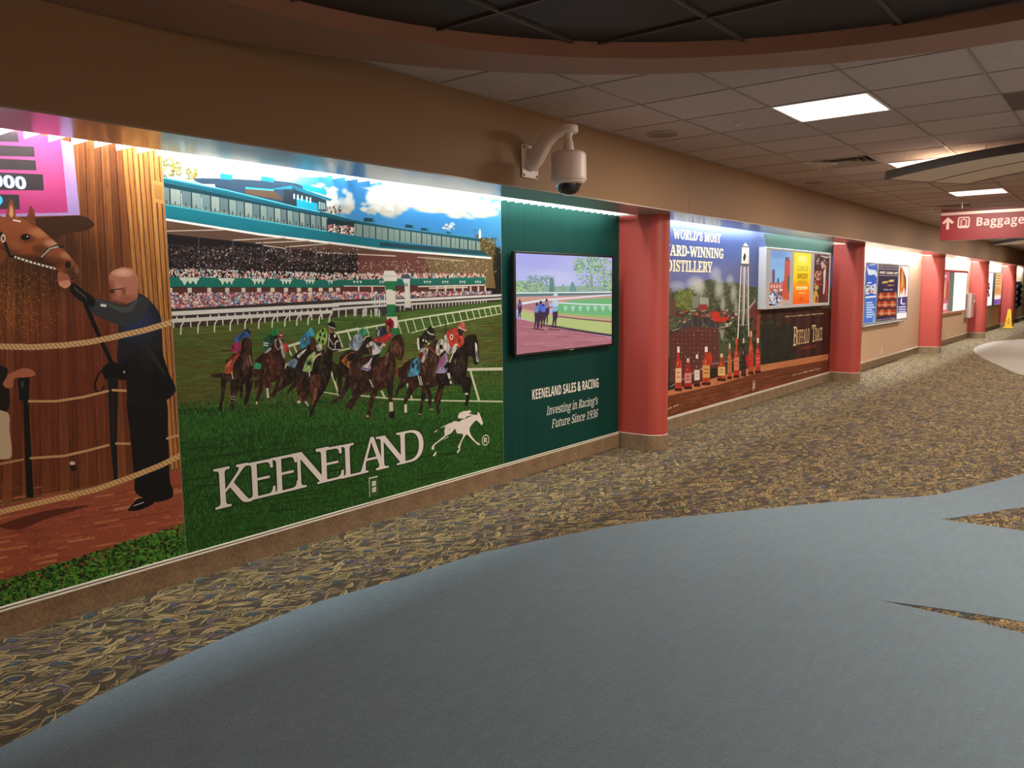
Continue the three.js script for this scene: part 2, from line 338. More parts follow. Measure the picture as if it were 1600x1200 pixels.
const frameGeo = mergeGeometries([bx(-0.3, 0.3, 0, 0.02, -0.3, -0.285), bx(-0.3, 0.3, 0, 0.02, 0.285, 0.3), bx(-0.3, -0.285, 0, 0.02, -0.285, 0.285), bx(0.285, 0.3, 0, 0.02, -0.285, 0.285)]);
const diffGeo = bx(-0.285, 0.285, 0.006, 0.014, -0.285, 0.285);
for (const [i, j] of [[3, 2], [8, 2], [13, 2], [18, 2], [23, 2], [28, 2], [33, 2], [38, 2], [3, 7], [8, 7], [13, 7], [18, 7], [23, 7], [-2, 8], [-5, 9], [0, 9], [-7, 8], [-7, 2]]) {
  const label = j === 2 ? (i === 3 ? 'square lit ceiling panel with the round soffit beside it' : i === 8 ? 'square lit ceiling panel half hidden above the curved hanging canopy' : i === 13 ? 'square lit ceiling panel just before the red baggage sign' : 'square lit ceiling panel far down the corridor beyond the baggage sign') : 'unseen square lit ceiling panel added over the far side of the corridor';
  const t = thing('ceiling_light', label, 'ceiling light', [TX0 + (i + 0.5) * TS, CEIL, TZ0 + (j + 0.5) * TS], 'square ceiling light panels');
  mesh('frame', frameGeo, M.whiteMetal, t); mesh('diffuser', diffGeo, M.diffuser, t);
  t.add(downLight(0, 0.002, 0, 0.56, 0.56, TROFFER_COLOR, i <= 0 ? TROFFER_BACK_FILL : j === 2 ? TROFFER : TROFFER_SIDE));  // panels behind the camera are unseen, added to fill the near floor and wall
}

// ------------------------------------------------------------------ printed graphics (flat print on flat panels)
// a brush whose points are read off the photograph and land on the panel's own plane at their real place
function printTex(W, rect, z, draw) {
  const [x0, x1, y0, y1] = rect, H = Math.round(W * (y1 - y0) / (x1 - x0) * (rect[4] ?? 1));
  return canvasTex(W, H, (g) => {
    const b = { g, W, H, ox: 0, oy: 0, k: 1, mottle: 0 };
    b.frame = (ox, oy, k) => { b.ox = ox; b.oy = oy; b.k = k; return b; };
    b.wall = (x, y) => [(x - x0) / (x1 - x0) * W, (y1 - y) / (y1 - y0) * H];
    b.at = (x, y) => { const v = onPlane('z', z, b.ox + x / b.k, b.oy + y / b.k); return b.wall(v.x, v.y); };
    const pairs = (a) => { const o = []; for (let i = 0; i < a.length; i += 2) o.push([a[i], a[i + 1]]); return o; };
    b.poly = (fill, a) => { g.fillStyle = fill; g.beginPath(); pairs(a).forEach((p, i) => { const q = b.at(p[0], p[1]); i ? g.lineTo(...q) : g.moveTo(...q); }); g.closePath(); g.fill(); };
    b.soft = (fill, a) => {
      const P = pairs(a).map((p) => b.at(p[0], p[1])), n = P.length, T = 0.14, A = (i) => P[(i + n) % n];
      g.fillStyle = fill; g.beginPath(); g.moveTo(...P[0]);
      for (let i = 0; i < n; i++) { const o = A(i - 1), p = A(i), q = A(i + 1), r = A(i + 2); g.bezierCurveTo(p[0] + (q[0] - o[0]) * T, p[1] + (q[1] - o[1]) * T, q[0] - (r[0] - p[0]) * T, q[1] - (r[1] - p[1]) * T, q[0], q[1]); }
      g.closePath(); g.fill();
      const xs = P.map((p) => p[0]), ys = P.map((p) => p[1]), X0 = Math.min(...xs), X1 = Math.max(...xs), Y0 = Math.min(...ys), Y1 = Math.max(...ys);
      if (b.mottle && X1 - X0 > 14 && Y1 - Y0 > 14) { // photographic mottling of the printed tone
        g.save(); g.clip(); const n2 = Math.min(700, (X1 - X0) * (Y1 - Y0) / 110);
        for (let i = 0; i < n2; i++) { const r = rr(2, 11); g.fillStyle = rnd() < 0.55 ? `rgba(0,0,0,${b.mottle * rr(0.05, 0.22)})` : `rgba(255,236,214,${b.mottle * rr(0.02, 0.1)})`; g.beginPath(); g.ellipse(rr(X0, X1), rr(Y0, Y1), r, r * rr(1, 3.2), rr(-0.7, 0.7), 0, 7); g.fill(); }
        g.restore();
      }
    };
    b.line = (fill, w, a, w2 = w) => {
      const P = pairs(a), side = (sg) => P.map((p, i) => { const q = P[Math.min(i + 1, P.length - 1)], o = P[Math.max(i - 1, 0)], dx = q[0] - o[0], dy = q[1] - o[1], l = Math.hypot(dx, dy) || 1, h = sg * (w + (w2 - w) * i / (P.length - 1)) / 2; return [p[0] - dy / l * h, p[1] + dx / l * h]; });
      const all = side(1).concat(side(-1).reverse());
      g.fillStyle = fill; g.beginPath(); all.forEach((p, i) => { const q = b.at(p[0], p[1]); i ? g.lineTo(...q) : g.moveTo(...q); }); g.closePath(); g.fill();
    };
    b.dot = (fill, x, y, rx, ry = rx) => { const a = []; for (let i = 0; i < 14; i++) a.push(x + rx * Math.cos(i * 0.4488), y + ry * Math.sin(i * 0.4488)); b.poly(fill, a); };
    b.puff = (rgb, alpha, x, y, rx, ry) => {
      const c = b.at(x, y), ex = b.at(x + rx, y), ey = b.at(x, y + ry), RX = Math.abs(ex[0] - c[0]), RY = Math.abs(ey[1] - c[1]);
      g.save(); g.translate(...c); g.scale(RX, RY); const gr = g.createRadialGradient(0, 0, 0, 0, 0, 1); gr.addColorStop(0, `rgba(${rgb},${alpha})`); gr.addColorStop(0.55, `rgba(${rgb},${alpha * 0.7})`); gr.addColorStop(1, `rgba(${rgb},0)`); g.fillStyle = gr; g.beginPath(); g.arc(0, 0, 1, 0, 7); g.fill(); g.restore();
    };
    // an outline whose printed tones vary inside it (a photograph reproduced in print)
    b.toned = (fill, a, tones) => { b.soft(fill, a); g.save(); const P = pairs(a).map((p) => b.at(p[0], p[1])); g.beginPath(); P.forEach((p, i) => i ? g.lineTo(...p) : g.moveTo(...p)); g.closePath(); g.clip(); for (const t of tones) b.puff(...t); g.restore(); };
    b.crowd = (n, cols, xa, xb, top, bot, r) => { for (let i = 0; i < n; i++) { const x = rr(xa, xb), t = top(x), u = bot(x), y = t + (u - t) * rnd(); b.dot(cols[(rnd() * cols.length) | 0], x, y, r * rr(0.5, 1), r * rr(0.6, 1.3)); } };
    // fit a string between two photo points given as left/top .. right/bottom of its cap box
    b.text = (str, font, fill, lx, ltop, lbot, rx, rtop, rbot, skew = 0, outline, fat = 0) => {
      const a = b.at(lx, ltop), c = b.at(lx, lbot), d = b.at(rx, rtop), e = b.at(rx, rbot);
      const X0 = (a[0] + c[0]) / 2, X1 = (d[0] + e[0]) / 2, Y0 = (a[1] + d[1]) / 2, Y1 = (c[1] + e[1]) / 2;
      b.textAt(str, font, fill, X0, X1, Y0, Y1, skew, outline, fat);
    };
    b.textAt = (str, font, fill, X0, X1, Y0, Y1, skew = 0, outline, fat = 0) => {
      g.save(); g.font = font.replace('SZ', '200px'); g.textBaseline = 'alphabetic'; const m = g.measureText(str), cap = g.measureText('H').actualBoundingBoxAscent;
      const w = m.actualBoundingBoxLeft + m.actualBoundingBoxRight;
      g.transform((X1 - X0) / w, 0, skew * (Y1 - Y0) / cap, (Y1 - Y0) / cap, X0, Y1); g.translate(m.actualBoundingBoxLeft, 0);
      if (outline) { g.strokeStyle = outline; g.lineWidth = 10 + fat; g.lineJoin = 'round'; g.strokeText(str, 0, 0); }
      if (fat) { g.strokeStyle = fill; g.lineWidth = fat - 6; g.strokeText(str, 0, 0); }
      g.fillStyle = fill; g.fillText(str, 0, 0); g.restore();
    };
    b.speckle = (amp, cell = 1) => {
      const im = g.getImageData(0, 0, W, H), d = im.data;
      for (let i = 0; i < d.length; i += 4) { const v = 1 + amp * (rnd() - 0.5); d[i] *= v; d[i + 1] *= v; d[i + 2] *= v; }
      g.putImageData(im, 0, 0);
    };
    // blades, leaves or grain: short strokes scattered over a wall rectangle
    b.strokes = (n, cols, X0, X1, Ya, Yb, len, w, ang) => { for (let i = 0; i < n; i++) { const [x, y] = b.wall(rr(X0, X1), rr(Ya, Yb)), a = ang + rr(-0.5, 0.5), l = len * rr(0.4, 1); g.strokeStyle = cols[(rnd() * cols.length) | 0]; g.lineWidth = w; g.beginPath(); g.moveTo(x, y); g.lineTo(x + l * Math.cos(a), y - l * Math.sin(a)); g.stroke(); } };
    draw(b, g, W, H);
  });
}
// a thin printed panel: front face carries the print, edges plain
function printPanel(name, label, category, rect, z, tex, matOpts, thick = 0.005, parent) {
  const [x0, x1, y0, y1] = rect, g = new THREE.BoxGeometry(x1 - x0, y1 - y0, thick); g.translate((x0 + x1) / 2, (y0 + y1) / 2, z - thick / 2);
  const front = new THREE.MeshPhysicalMaterial({ map: tex, specularIntensity: 0.35, roughness: 0.6, ...matOpts }), edge = M.white;
  const m = new THREE.Mesh(g, [edge, edge, edge, edge, front, edge]); m.castShadow = m.receiveShadow = true;
  if (parent) { m.name = name; parent.add(m); } else { m.name = numbered(name); scene.add(m); tag(m, label, category); }
  return m;
}
const MY0 = BASE_H + 0.002, MY1 = 2.3;

// ---- horse auction print
{
  const rect = [COL_X(-1) + COL_W, 2.024, MY0, MY1];
  const tex = printTex(1536, rect, 0, (b, g, W, H) => {
    g.fillStyle = '#8a5430'; g.fillRect(0, 0, W, H);
    b.frame(0, 160, 4);
    // plank wall, each board its own tone
    const tones = ['#74401f', '#7d4622', '#66371a', '#854e28', '#6e3c1d', '#7a4522'];
    for (let i = -30; i < 40; i++) { const xt = 480 + i * 46, xb = 560 + i * 62; b.poly(tones[(i * 5 + 210) % 6], [xt, 100, xt + 47, 100, xb + 63, 2700, xb, 2700]); }
    for (let i = -30; i < 40; i++) { const xt = 480 + i * 46, xb = 560 + i * 62; b.line(i % 2 ? '#3d1f0e' : '#9a6236', i % 2 ? 6 : 4, [xt, 100, xb, 2700]); }
    b.puff('52,28,12', 0.85, 330, 1000, 420, 330); b.puff('104,42,28', 0.55, 300, 1900, 700, 700); b.puff('104,42,28', 0.45, 600, 1500, 500, 500); for (let i = 0; i < 5000; i++) { const x = rr(-200, 420), y = rr(900, 1700), d = Math.hypot((x - 80) / 330, (y - 1290) / 330); if (d < 1 && rnd() > d) b.dot(['#a8702c', '#8a5820', '#c08a40'][i % 3], x, y, rr(1.5, 3.5)); }
    for (let i = 0; i < 2600; i++) { const x = rr(-700, 760), y = rr(150, 2300), l = rr(60, 320); b.line(['rgba(30,12,4,0.28)', 'rgba(200,130,70,0.16)', 'rgba(60,26,10,0.25)'][i % 3], rr(1.2, 4), [x, y, x + l * 0.045, y + l]); }
    // slatted pilaster
    b.poly('#a06331', [745, 100, 1010, 100, 1125, 2100, 1000, 2400, 900, 1900]);
    for (let i = 0; i < 9; i++) { const t = i / 8, xt = 745 + t * 265, xb = 930 + t * 215; b.poly(['#b87a3e', '#ad6e35', '#c08446'][i % 3], [xt + 6, 100, xt + 30, 100, xb + 24, 2300, xb + 5, 2300]); b.line('#5c3214', 6, [xt, 100, xb, 2300]); }
    for (let i = 0; i < 500; i++) { const t = rnd(), y = rr(150, 2000), l = rr(60, 260), x = 745 + t * 265 + (y - 100) * 0.085; b.line(['rgba(50,22,6,0.3)', 'rgba(230,170,100,0.2)'][i % 2], rr(1.2, 3.5), [x, y, x + l * 0.08, y + l]); }
    b.poly('#c08a4a', [950, 485, 1018, 500, 1020, 635, 958, 620]); b.poly('#a4733c', [962, 512, 1012, 522, 1014, 612, 968, 600]);
    for (let i = 0; i < 6; i++) b.line('#6d3e1b', 5, [480 + i * 46 + 30, 250, 560 + i * 62 - 60, 1300]);
    // bid screen
    b.poly('#a688c0', [-1200, -60, 455, 250, 500, 705, -1200, 745]);
    b.poly('#b23c74', [-1200, -40, 380, 225, 425, 688, -1200, 722]);
    b.puff('190,90,140', 0.5, 150, 400, 330, 260);
    for (const [a, c, y] of [[110, 118, 185], [212, 218, 277], [222, 228, 362], [268, 274, 450], [118, 125, 577]]) b.poly('#3a3236', [-900, y - (a > 200 ? 55 : 12), a, y, c, y + (y === 450 ? 100 : y === 577 ? 92 : 63), -900, y + (y === 577 ? 78 : y === 450 ? 92 : 40)]);
    b.text('000', 'bold SZ sans-serif', '#f2f4fb', -52, 456, 530, 160, 460, 535, 0, '#7fa8d8');
    b.dot('#49b4e6', -20, 612, 38, 34);
    b.soft('#3a2012', [-900, 760, 200, 722, 500, 708, 590, 760, 540, 800, 420, 820, 320, 850, 200, 770, -200, 820, -900, 900]);
    // horse
    b.soft('#6d3a20', [-1100, 420, -300, 560, 40, 740, 60, 930, -60, 1100, -300, 1500, -900, 1900]);
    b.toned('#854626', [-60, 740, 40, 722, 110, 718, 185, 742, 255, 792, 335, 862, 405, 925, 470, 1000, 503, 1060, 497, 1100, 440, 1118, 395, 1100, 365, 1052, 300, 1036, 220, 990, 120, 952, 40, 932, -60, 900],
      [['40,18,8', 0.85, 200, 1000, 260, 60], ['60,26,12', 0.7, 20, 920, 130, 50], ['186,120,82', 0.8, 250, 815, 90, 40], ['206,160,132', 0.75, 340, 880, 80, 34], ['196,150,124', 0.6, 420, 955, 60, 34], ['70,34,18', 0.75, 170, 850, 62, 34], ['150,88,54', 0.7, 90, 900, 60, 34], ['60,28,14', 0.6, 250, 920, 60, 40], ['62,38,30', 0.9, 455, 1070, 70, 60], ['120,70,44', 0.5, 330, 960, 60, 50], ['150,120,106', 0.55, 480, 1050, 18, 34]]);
    b.dot('#1c100b', 425, 1015, 18, 22); b.line('#3a2016', 9, [400, 1090, 450, 1104, 492, 1096]);
    b.soft('#7a4128', [70, 605, 98, 680, 88, 735, 36, 738, 44, 670]); b.soft('#6a3520', [190, 645, 216, 690, 220, 775, 165, 735, 178, 690]); b.soft('#c08a60', [70, 640, 84, 690, 74, 720, 58, 700]);
    b.dot('#160c08', 160, 842, 30, 20); b.dot('#f3ddcc', 172, 838, 5, 4);
    b.soft('#9b5a44', [365, 1060, 420, 1075, 440, 1110, 420, 1150, 375, 1150, 360, 1110]);
    b.line('#e8e2d8', 12, [90, 965, 200, 1000, 345, 1040]); for (let i = 0; i < 10; i++) b.dot('#2a2320', 105 + i * 25, 970 + i * 7.6, 5, 6);
    b.line('#2b2320', 20, [245, 985, 300, 920, 360, 895, 400, 905]); b.line('#b3a99c', 9, [258, 968, 310, 915, 365, 900]); b.line('#17110e', 18, [0, 810, 40, 900, 60, 960, 90, 965]); b.dot('#d8d3c8', 20, 850, 14, 26); b.dot('#3b2217', 20, 850, 7, 16);
    b.line('#e9e2d6', 8, [80, 735, 130, 745]);
    // far wall foot, dirt ring and hedge
    b.frame(0, 680, 4);
    b.poly('#7a5a34', [-1100, 640, 0, 430, 450, 342, 720, 283, 1200, 190, 1200, 205, 720, 300, 450, 360, 0, 448, -1100, 660]);
    b.poly('#9a5038', [-1100, 660, 0, 442, 450, 352, 720, 296, 1200, 200, 1200, 900, -1100, 1500]);
    for (let i = 0; i < 260; i++) { const x = rr(-700, 1150), y = rr(330, 900), l = rr(40, 190); b.line(['#854230', '#b0623f', '#b87a50', '#8f4834'][i % 4], rr(4, 14), [x, y, x + l, y - l * 0.17]); }
    for (let i = 0; i < 500; i++) b.dot(['#c9a184', '#b98466', '#5e2a1c'][i % 3], rr(-700, 1150), rr(420, 880), rr(1.5, 4));
    b.soft('#5e2c1e', [0, 560, 300, 470, 560, 440, 300, 520, 120, 590]);
    const hedgeTop = (x) => 910 - 0.3 * x + (x > 560 ? -0.03 * (x - 560) : 0);
    for (let i = 0; i < 11000; i++) { const x = rr(-900, 1170), t = hedgeTop(x), y = t + rr(0, 1) ** 0.8 * 330; b.dot(['#264e1a', '#346a22', '#46802a', '#5a9634', '#193612', '#3c7426', '#10240c'][(rnd() * 7) | 0], x, y, rr(5, 14), rr(4, 11)); }
    // man: skin, jacket, gloves, trousers, shoe
    b.frame(0, 440, 4);
    b.soft('#120f10', [805, 700, 1030, 720, 1050, 1000, 1062, 1240, 1082, 1300, 1070, 1352, 960, 1378, 850, 1320, 840, 1220, 815, 960]);
    b.soft('#0c0a0a', [800, 1430, 830, 1390, 870, 1355, 945, 1358, 958, 1388, 870, 1428]); b.line('#d8d4d0', 5, [835, 1402, 900, 1378]);
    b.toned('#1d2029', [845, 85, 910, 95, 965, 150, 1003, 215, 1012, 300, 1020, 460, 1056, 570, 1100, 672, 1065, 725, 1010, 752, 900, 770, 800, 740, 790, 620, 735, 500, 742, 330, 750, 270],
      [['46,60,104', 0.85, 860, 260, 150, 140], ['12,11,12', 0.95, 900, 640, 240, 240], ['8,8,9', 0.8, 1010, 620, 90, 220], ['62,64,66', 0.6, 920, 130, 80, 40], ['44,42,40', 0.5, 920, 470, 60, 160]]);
    b.soft('#34383c', [590, 105, 700, 128, 790, 148, 850, 85, 930, 120, 900, 220, 800, 280, 742, 270, 650, 235, 565, 190, 560, 150]);
    b.soft('#4a4d4c', [600, 112, 780, 160, 860, 100, 830, 180, 760, 190]); b.line('#e8e4d8', 16, [628, 146, 664, 152]);
    b.soft('#2a2826', [900, 380, 980, 470, 1040, 600, 960, 500]);
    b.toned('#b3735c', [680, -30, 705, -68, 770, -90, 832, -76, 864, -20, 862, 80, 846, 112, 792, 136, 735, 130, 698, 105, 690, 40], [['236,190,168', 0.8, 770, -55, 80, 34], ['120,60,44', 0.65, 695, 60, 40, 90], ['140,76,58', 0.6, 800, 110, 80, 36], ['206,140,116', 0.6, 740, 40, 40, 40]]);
    b.soft('#8e5140', [755, 40, 785, 42, 782, 85, 765, 80]); b.line('#3a2620', 7, [690, 52, 760, 45]); b.dot('#3a2a2a', 700, 62, 16, 11); b.soft('#7d4436', [700, 104, 740, 120, 792, 132, 740, 138]);
    b.soft('#0f0d0d', [440, 20, 470, 15, 520, 52, 592, 108, 582, 160, 520, 132, 470, 95, 440, 60]); for (let i = 0; i < 4; i++) b.line('#4e4a48', 7, [462 + i * 20, 30 + i * 16, 482 + i * 20, 62 + i * 16]);
    b.soft('#c58668', [372, 0, 430, -8, 442, 20, 410, 42, 375, 25]);
    b.line('#0d0b0b', 26, [530, 130, 610, 320, 700, 515]);
    b.soft('#0d0b0c', [640, 540, 700, 500, 760, 520, 800, 500, 800, 610, 740, 612, 660, 610]); b.line('#0d0b0b', 11, [660, 545, 620, 570, 592, 640, 600, 685, 635, 690, 650, 650]); b.dot('#c9c2bc', 776, 565, 6, 8);
    // posts and ropes
    b.poly('#14181a', [672, 600, 738, 600, 732, 1000, 736, 1242, 712, 1242, 690, 1000]); b.line('#3a1f12', 7, [706, 700, 710, 1000]);
    b.poly('#10130f', [112, 600, 186, 598, 180, 745, 190, 960, 210, 1350, 165, 1350, 145, 745, 120, 740]); b.dot('#3d4140', 140, 640, 10, 24);
    const rope = (w, c1, c2, pts, n) => { b.line(c1, w, pts); const P = []; for (let i = 0; i < pts.length; i += 2) P.push(new THREE.Vector3(pts[i], pts[i + 1], 0)); const cv = new THREE.CatmullRomCurve3(P); for (let i = 0; i < n; i++) { const p = cv.getPointAt((i + 0.5) / n), t = cv.getTangentAt((i + 0.5) / n); b.line(c2, w * 0.16, [p.x - t.x * w * 0.4 - t.y * -w * 0.42, p.y - t.y * w * 0.4 - w * 0.42, p.x + t.x * w * 0.4, p.y + w * 0.42]); } };
    rope(15, '#d6ac7c', '#96693c', [175, 748, 350, 748, 520, 722, 680, 682], 30); rope(15, '#d6ac7c', '#96693c', [698, 678, 792, 682], 6);
    rope(15, '#d6ac7c', '#96693c', [185, 1104, 400, 1090, 540, 1058, 684, 1020], 30); rope(14, '#d6ac7c', '#96693c', [720, 1012, 815, 1013], 6); rope(14, '#d6ac7c', '#96693c', [1038, 982, 1124, 958], 6); rope(14, '#b98d60', '#8d6238', [-600, 1230, 0, 1140, 150, 1110], 20);
    rope(36, '#d8b282', '#96703f', [-700, 380, 0, 405, 200, 410, 400, 398, 560, 378, 720, 345, 900, 305, 1082, 252], 64);
    rope(34, '#d8b07c', '#9c7342', [-700, 1590, 0, 1440, 300, 1370, 600, 1300, 850, 1210, 1000, 1150, 1132, 1085], 70);
    // bidder's arm and clothing at the edge
    b.soft('#1a1513', [-300, 500, 20, 530, 45, 600, 40, 810, -300, 830]); b.soft('#c7b394', [-200, 815, 40, 815, 60, 930, 72, 1090, 0, 1112, -200, 1130]);
    b.soft('#b06a4c', [60, 575, 150, 540, 205, 555, 220, 585, 150, 600, 90, 605, 80, 660, 40, 665, 18, 640, 40, 600]);
    b.dot('#d9cfc0', 452, 1135, 18, 12); b.dot('#2a1710', 460, 1165, 22, 20);
    b.speckle(0.16);
  });
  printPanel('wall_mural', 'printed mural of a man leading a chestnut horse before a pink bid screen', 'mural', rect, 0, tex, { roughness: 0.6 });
}

// ---- race print
{
  const rect = [2.026, 4.637, MY0, MY1];
  const tex = printTex(2048, rect, 0, (b, g, W, H) => {
    // sky
    g.fillStyle = '#3d86b8'; g.fillRect(0, 0, W, H);
    b.frame(0, 0, 1);
    b.puff('200,200,192', 1, 300, 258, 170, 42); b.puff('205,198,184', 0.9, 390, 262, 110, 30); b.puff('46,118,176', 0.9, 560, 300, 90, 60); b.puff('40,112,172', 0.8, 680, 350, 90, 30);
    const cumulus = (cx, cy, w, h, n) => { for (let i = 0; i < n; i++) { const a = rr(0, 6.28), r = Math.sqrt(rnd()), x = cx + w * r * Math.cos(a), y = cy + h * r * Math.sin(a) * (Math.sin(a) > 0 ? 0.6 : 1), q = rr(0.16, 0.36); b.puff(y > cy + h * 0.15 ? ['178,170,156', '190,184,172'][i % 2] : ['212,210,204', '202,200,194'][i % 2], 0.9, x, y, w * q, h * q); } };
    cumulus(526, 318, 26, 26, 60); cumulus(608, 312, 34, 34, 90); cumulus(590, 326, 26, 16, 40); cumulus(690, 318, 52, 22, 110); cumulus(735, 330, 40, 16, 80); cumulus(662, 298, 80, 9, 60); cumulus(702, 355, 11, 8, 20); cumulus(764, 326, 18, 18, 40); cumulus(500, 300, 26, 12, 30); cumulus(480, 270, 60, 8, 40);
    // far trees
    for (let i = 0; i < 500; i++) { const s = [[262, 262, 11, 16], [275, 264, 9, 10], [299, 272, 8, 9], [252, 270, 8, 20]][i % 4]; b.dot(['#7d6a34', '#5f5a2c', '#94803f', '#4c4a26', '#a89a60'][i % 5], s[0] + s[2] * rr(-1, 1), s[1] + s[3] * rr(-1, 1), rr(0.6, 1.6)); }
    b.soft('#54482a', [742, 378, 750, 366, 756, 376, 762, 372, 768, 380, 774, 392, 776, 470, 742, 470]); b.soft('#131a10', [772, 400, 777, 386, 781, 396, 786, 384, 792, 392, 792, 480, 772, 480]); b.soft('#e9ecea', [748, 372, 750, 357, 752, 372]);
    for (let i = 0; i < 900; i++) b.dot(['#3a3a1c', '#7a6636', '#2f371b', '#8d7744', '#5f5230'][i % 5], rr(743, 775), rr(372, 450), rr(0.5, 1.5)); for (let i = 0; i < 300; i++) b.dot(['#0d130b', '#1d2616'][i % 2], rr(771, 790), rr(386, 470), rr(0.6, 1.6));
    // grandstand roof line
    b.frame(240, 220, 16 / 3);
    b.soft('#2c4156', [370, 312, 740, 322, 905, 332, 1000, 330, 1240, 380, 1190, 560, 600, 408, 370, 346]);
    b.poly('#1f7f9c', [555, 270, 655, 284, 655, 326, 555, 320]); b.poly('#1c7892', [895, 294, 1000, 310, 1000, 350, 895, 332]); b.poly('#5d4636', [765, 400, 1000, 410, 1090, 500, 765, 440]); b.poly('#3aa9bd', [765, 385, 1000, 405, 1000, 418, 765, 400]);
    b.line('#8fb6bd', 4, [740, 275, 890, 320]); for (let i = 0; i < 7; i++) b.line('#7c8f90', 3, [745 + i * 22, 276 + i * 7, 745 + i * 22, 312 + i * 4]);
    b.poly('#d9d4c6', [375, 360, 510, 362, 515, 395, 375, 372]);
    b.poly('#1e7890', [985, 400, 1150, 372, 1160, 402, 985, 406]); b.poly('#27323e', [1085, 400, 1195, 420, 1200, 565, 1085, 520]);
    b.poly('#21333d', [1160, 395, 1440, 495, 1440, 590, 1190, 560]); b.poly('#1b9bb8', [1190, 470, 1365, 522, 1372, 602, 1195, 562]); for (const x of [1165, 1195, 1230, 1270, 1300]) b.poly('#cfd9da', [x, 440 + (x - 1160) * 0.22, x + 13, 443 + (x - 1160) * 0.22, x + 13, 485 + (x - 1160) * 0.25, x, 480 + (x - 1160) * 0.25]);
    for (const x of [1375, 1395, 1415]) b.poly('#8fa3a4', [x, 505 + (x - 1375) * 0.3, x + 15, 510 + (x - 1375) * 0.3, x + 15, 575, x, 570]);
    b.poly('#14697f', [1150, 368, 1490, 488, 1470, 502, 1190, 412]); b.poly('#1993b3', [1245, 362, 1440, 405, 1442, 455, 1245, 402]); for (let i = 0; i < 9; i++) b.line('#58636a', 3, [1285 + i * 14, 345 + i * 4, 1285 + i * 14, 375 + i * 4]); b.line('#58636a', 3, [1000, 325, 1280, 338, 1400, 372]);
    for (let i = 0; i < 26; i++) b.dot(['#20252b', '#9a6b52', '#c9c3bb', '#33303a'][i % 4], 1450 + (i % 13) * 9, 550 + rr(0, 55), 5, 12);
    b.poly('#155f72', [75, 305, 600, 408, 1170, 546, 1600, 636, 1600, 668, 1170, 577, 600, 456, 75, 347]);
    b.line('#58b6c8', 8, [75, 306, 600, 409, 1170, 547, 1600, 637]); b.line('#0d4654', 9, [75, 330, 600, 438, 1170, 565, 1600, 655]);
    b.poly('#0f3540', [75, 345, 600, 452, 1170, 575, 1600, 662, 1600, 700, 80, 388]);
    const wt = (x) => 385 + (x - 80) * 0.1875, wb = (x) => 527 + (x - 90) * 0.1655;
    b.poly('#6f8484', [80, wt(80), 1450, wt(1450), 1450, wb(1450), 90, wb(90)]);
    { let i = 0; const xs = [80, 135, 225, 315, 395, 475, 550, 625, 690, 755, 825, 885, 945, 1005, 1060, 1110, 1160, 1215, 1260, 1305, 1350, 1395, 1440]; for (let k = 0; k < xs.length - 1; k++) { b.poly(['#63797b', '#7c8e8a', '#5a6d72', '#8a9791'][(k * 3) % 4], [xs[k], wt(xs[k]), xs[k + 1], wt(xs[k + 1]), xs[k + 1], wb(xs[k + 1]) - 18, xs[k], wb(xs[k]) - 18]); b.line(k % 2 ? '#20282b' : '#39474a', k % 2 ? 10 : 6, [xs[k], wt(xs[k]), xs[k] + 3, wb(xs[k])]); b.line('#30393b', 8, [(xs[k] + xs[k + 1]) / 2, wb(xs[k]) - 30, (xs[k] + xs[k + 1]) / 2, wb(xs[k])]); } }
    b.line('#c9d0cc', 5, [230, 440, 235, 548]); b.line('#c9d0cc', 5, [398, 470, 402, 575]);
    // fascia under the boxes
    b.frame(500, 220, 16 / 3);
    b.poly('#0f4a58', [0, 585, 280, 657, 700, 732, 1330, 812, 1335, 842, 700, 762, 280, 690, 0, 620]); b.line('#3f8fa0', 5, [0, 588, 280, 659, 700, 733, 1330, 813]);
    for (const [x, y, w, h] of [[365, 640, 95, 32], [710, 697, 80, 26], [840, 725, 75, 20], [1055, 757, 50, 14]]) { b.poly('#15323c', [x, y, x + w, y + 8, x + w, y + h + 6, x, y + h]); b.poly('#1d8294', [x + w - 20, y, x + w, y + 4, x + w, y + h + 4, x + w - 20, y + h]); }
    b.line('#3b4a50', 4, [1290, 740, 1290, 800]); b.line('#3b4a50', 5, [1275, 745, 1305, 745]); b.poly('#e8e8e4', [1322, 760, 1332, 735, 1342, 760, 1340, 812, 1324, 810]);
    b.poly('#0e2a30', [55, 650, 300, 680, 300, 800, 55, 755]); b.crowd(150, ['#e6c9bd', '#c85d50', '#f1ece6', '#a97c68'], 65, 298, (x) => 688 + x * 0.1, (x) => 770 + x * 0.09, 8);
    { const t = (x) => 690 + (x - 285) * 0.144, u = (x) => 796 + (x - 285) * 0.117; b.poly('#7d928c', [285, t(285), 1330, t(1330), 1338, u(1338), 285, u(285)]); let x = 300, k = 0; while (x < 1330) { b.line(k % 2 ? '#12343a' : '#3f5a5a', k % 2 ? 9 : 5, [x, t(x), x, u(x)]); x += 56 - (x - 300) * 0.024; k++; } }
    b.frame(240, 220, 16 / 3);
    b.poly('#137080', [90, 528, 560, 606, 1600, 780, 2140, 860, 2740, 916, 2815, 975, 2600, 962, 1886, 898, 1600, 862, 900, 778, 95, 648]);
    b.poly('#1d4250', [1886, 845, 2740, 918, 2790, 955, 1886, 880]); b.line('#5cc0c4', 6, [90, 532, 560, 610, 1450, 758]);
    // deep stand below: ceiling, dark seats, brick end wall
    b.poly('#191315', [96, 660, 900, 788, 1600, 872, 1886, 908, 2816, 985, 2870, 1300, 130, 1300]);
    b.poly('#5f4436', [96, 662, 900, 790, 1600, 875, 1886, 910, 2300, 950, 1886, 960, 1400, 930, 800, 850, 100, 775]);
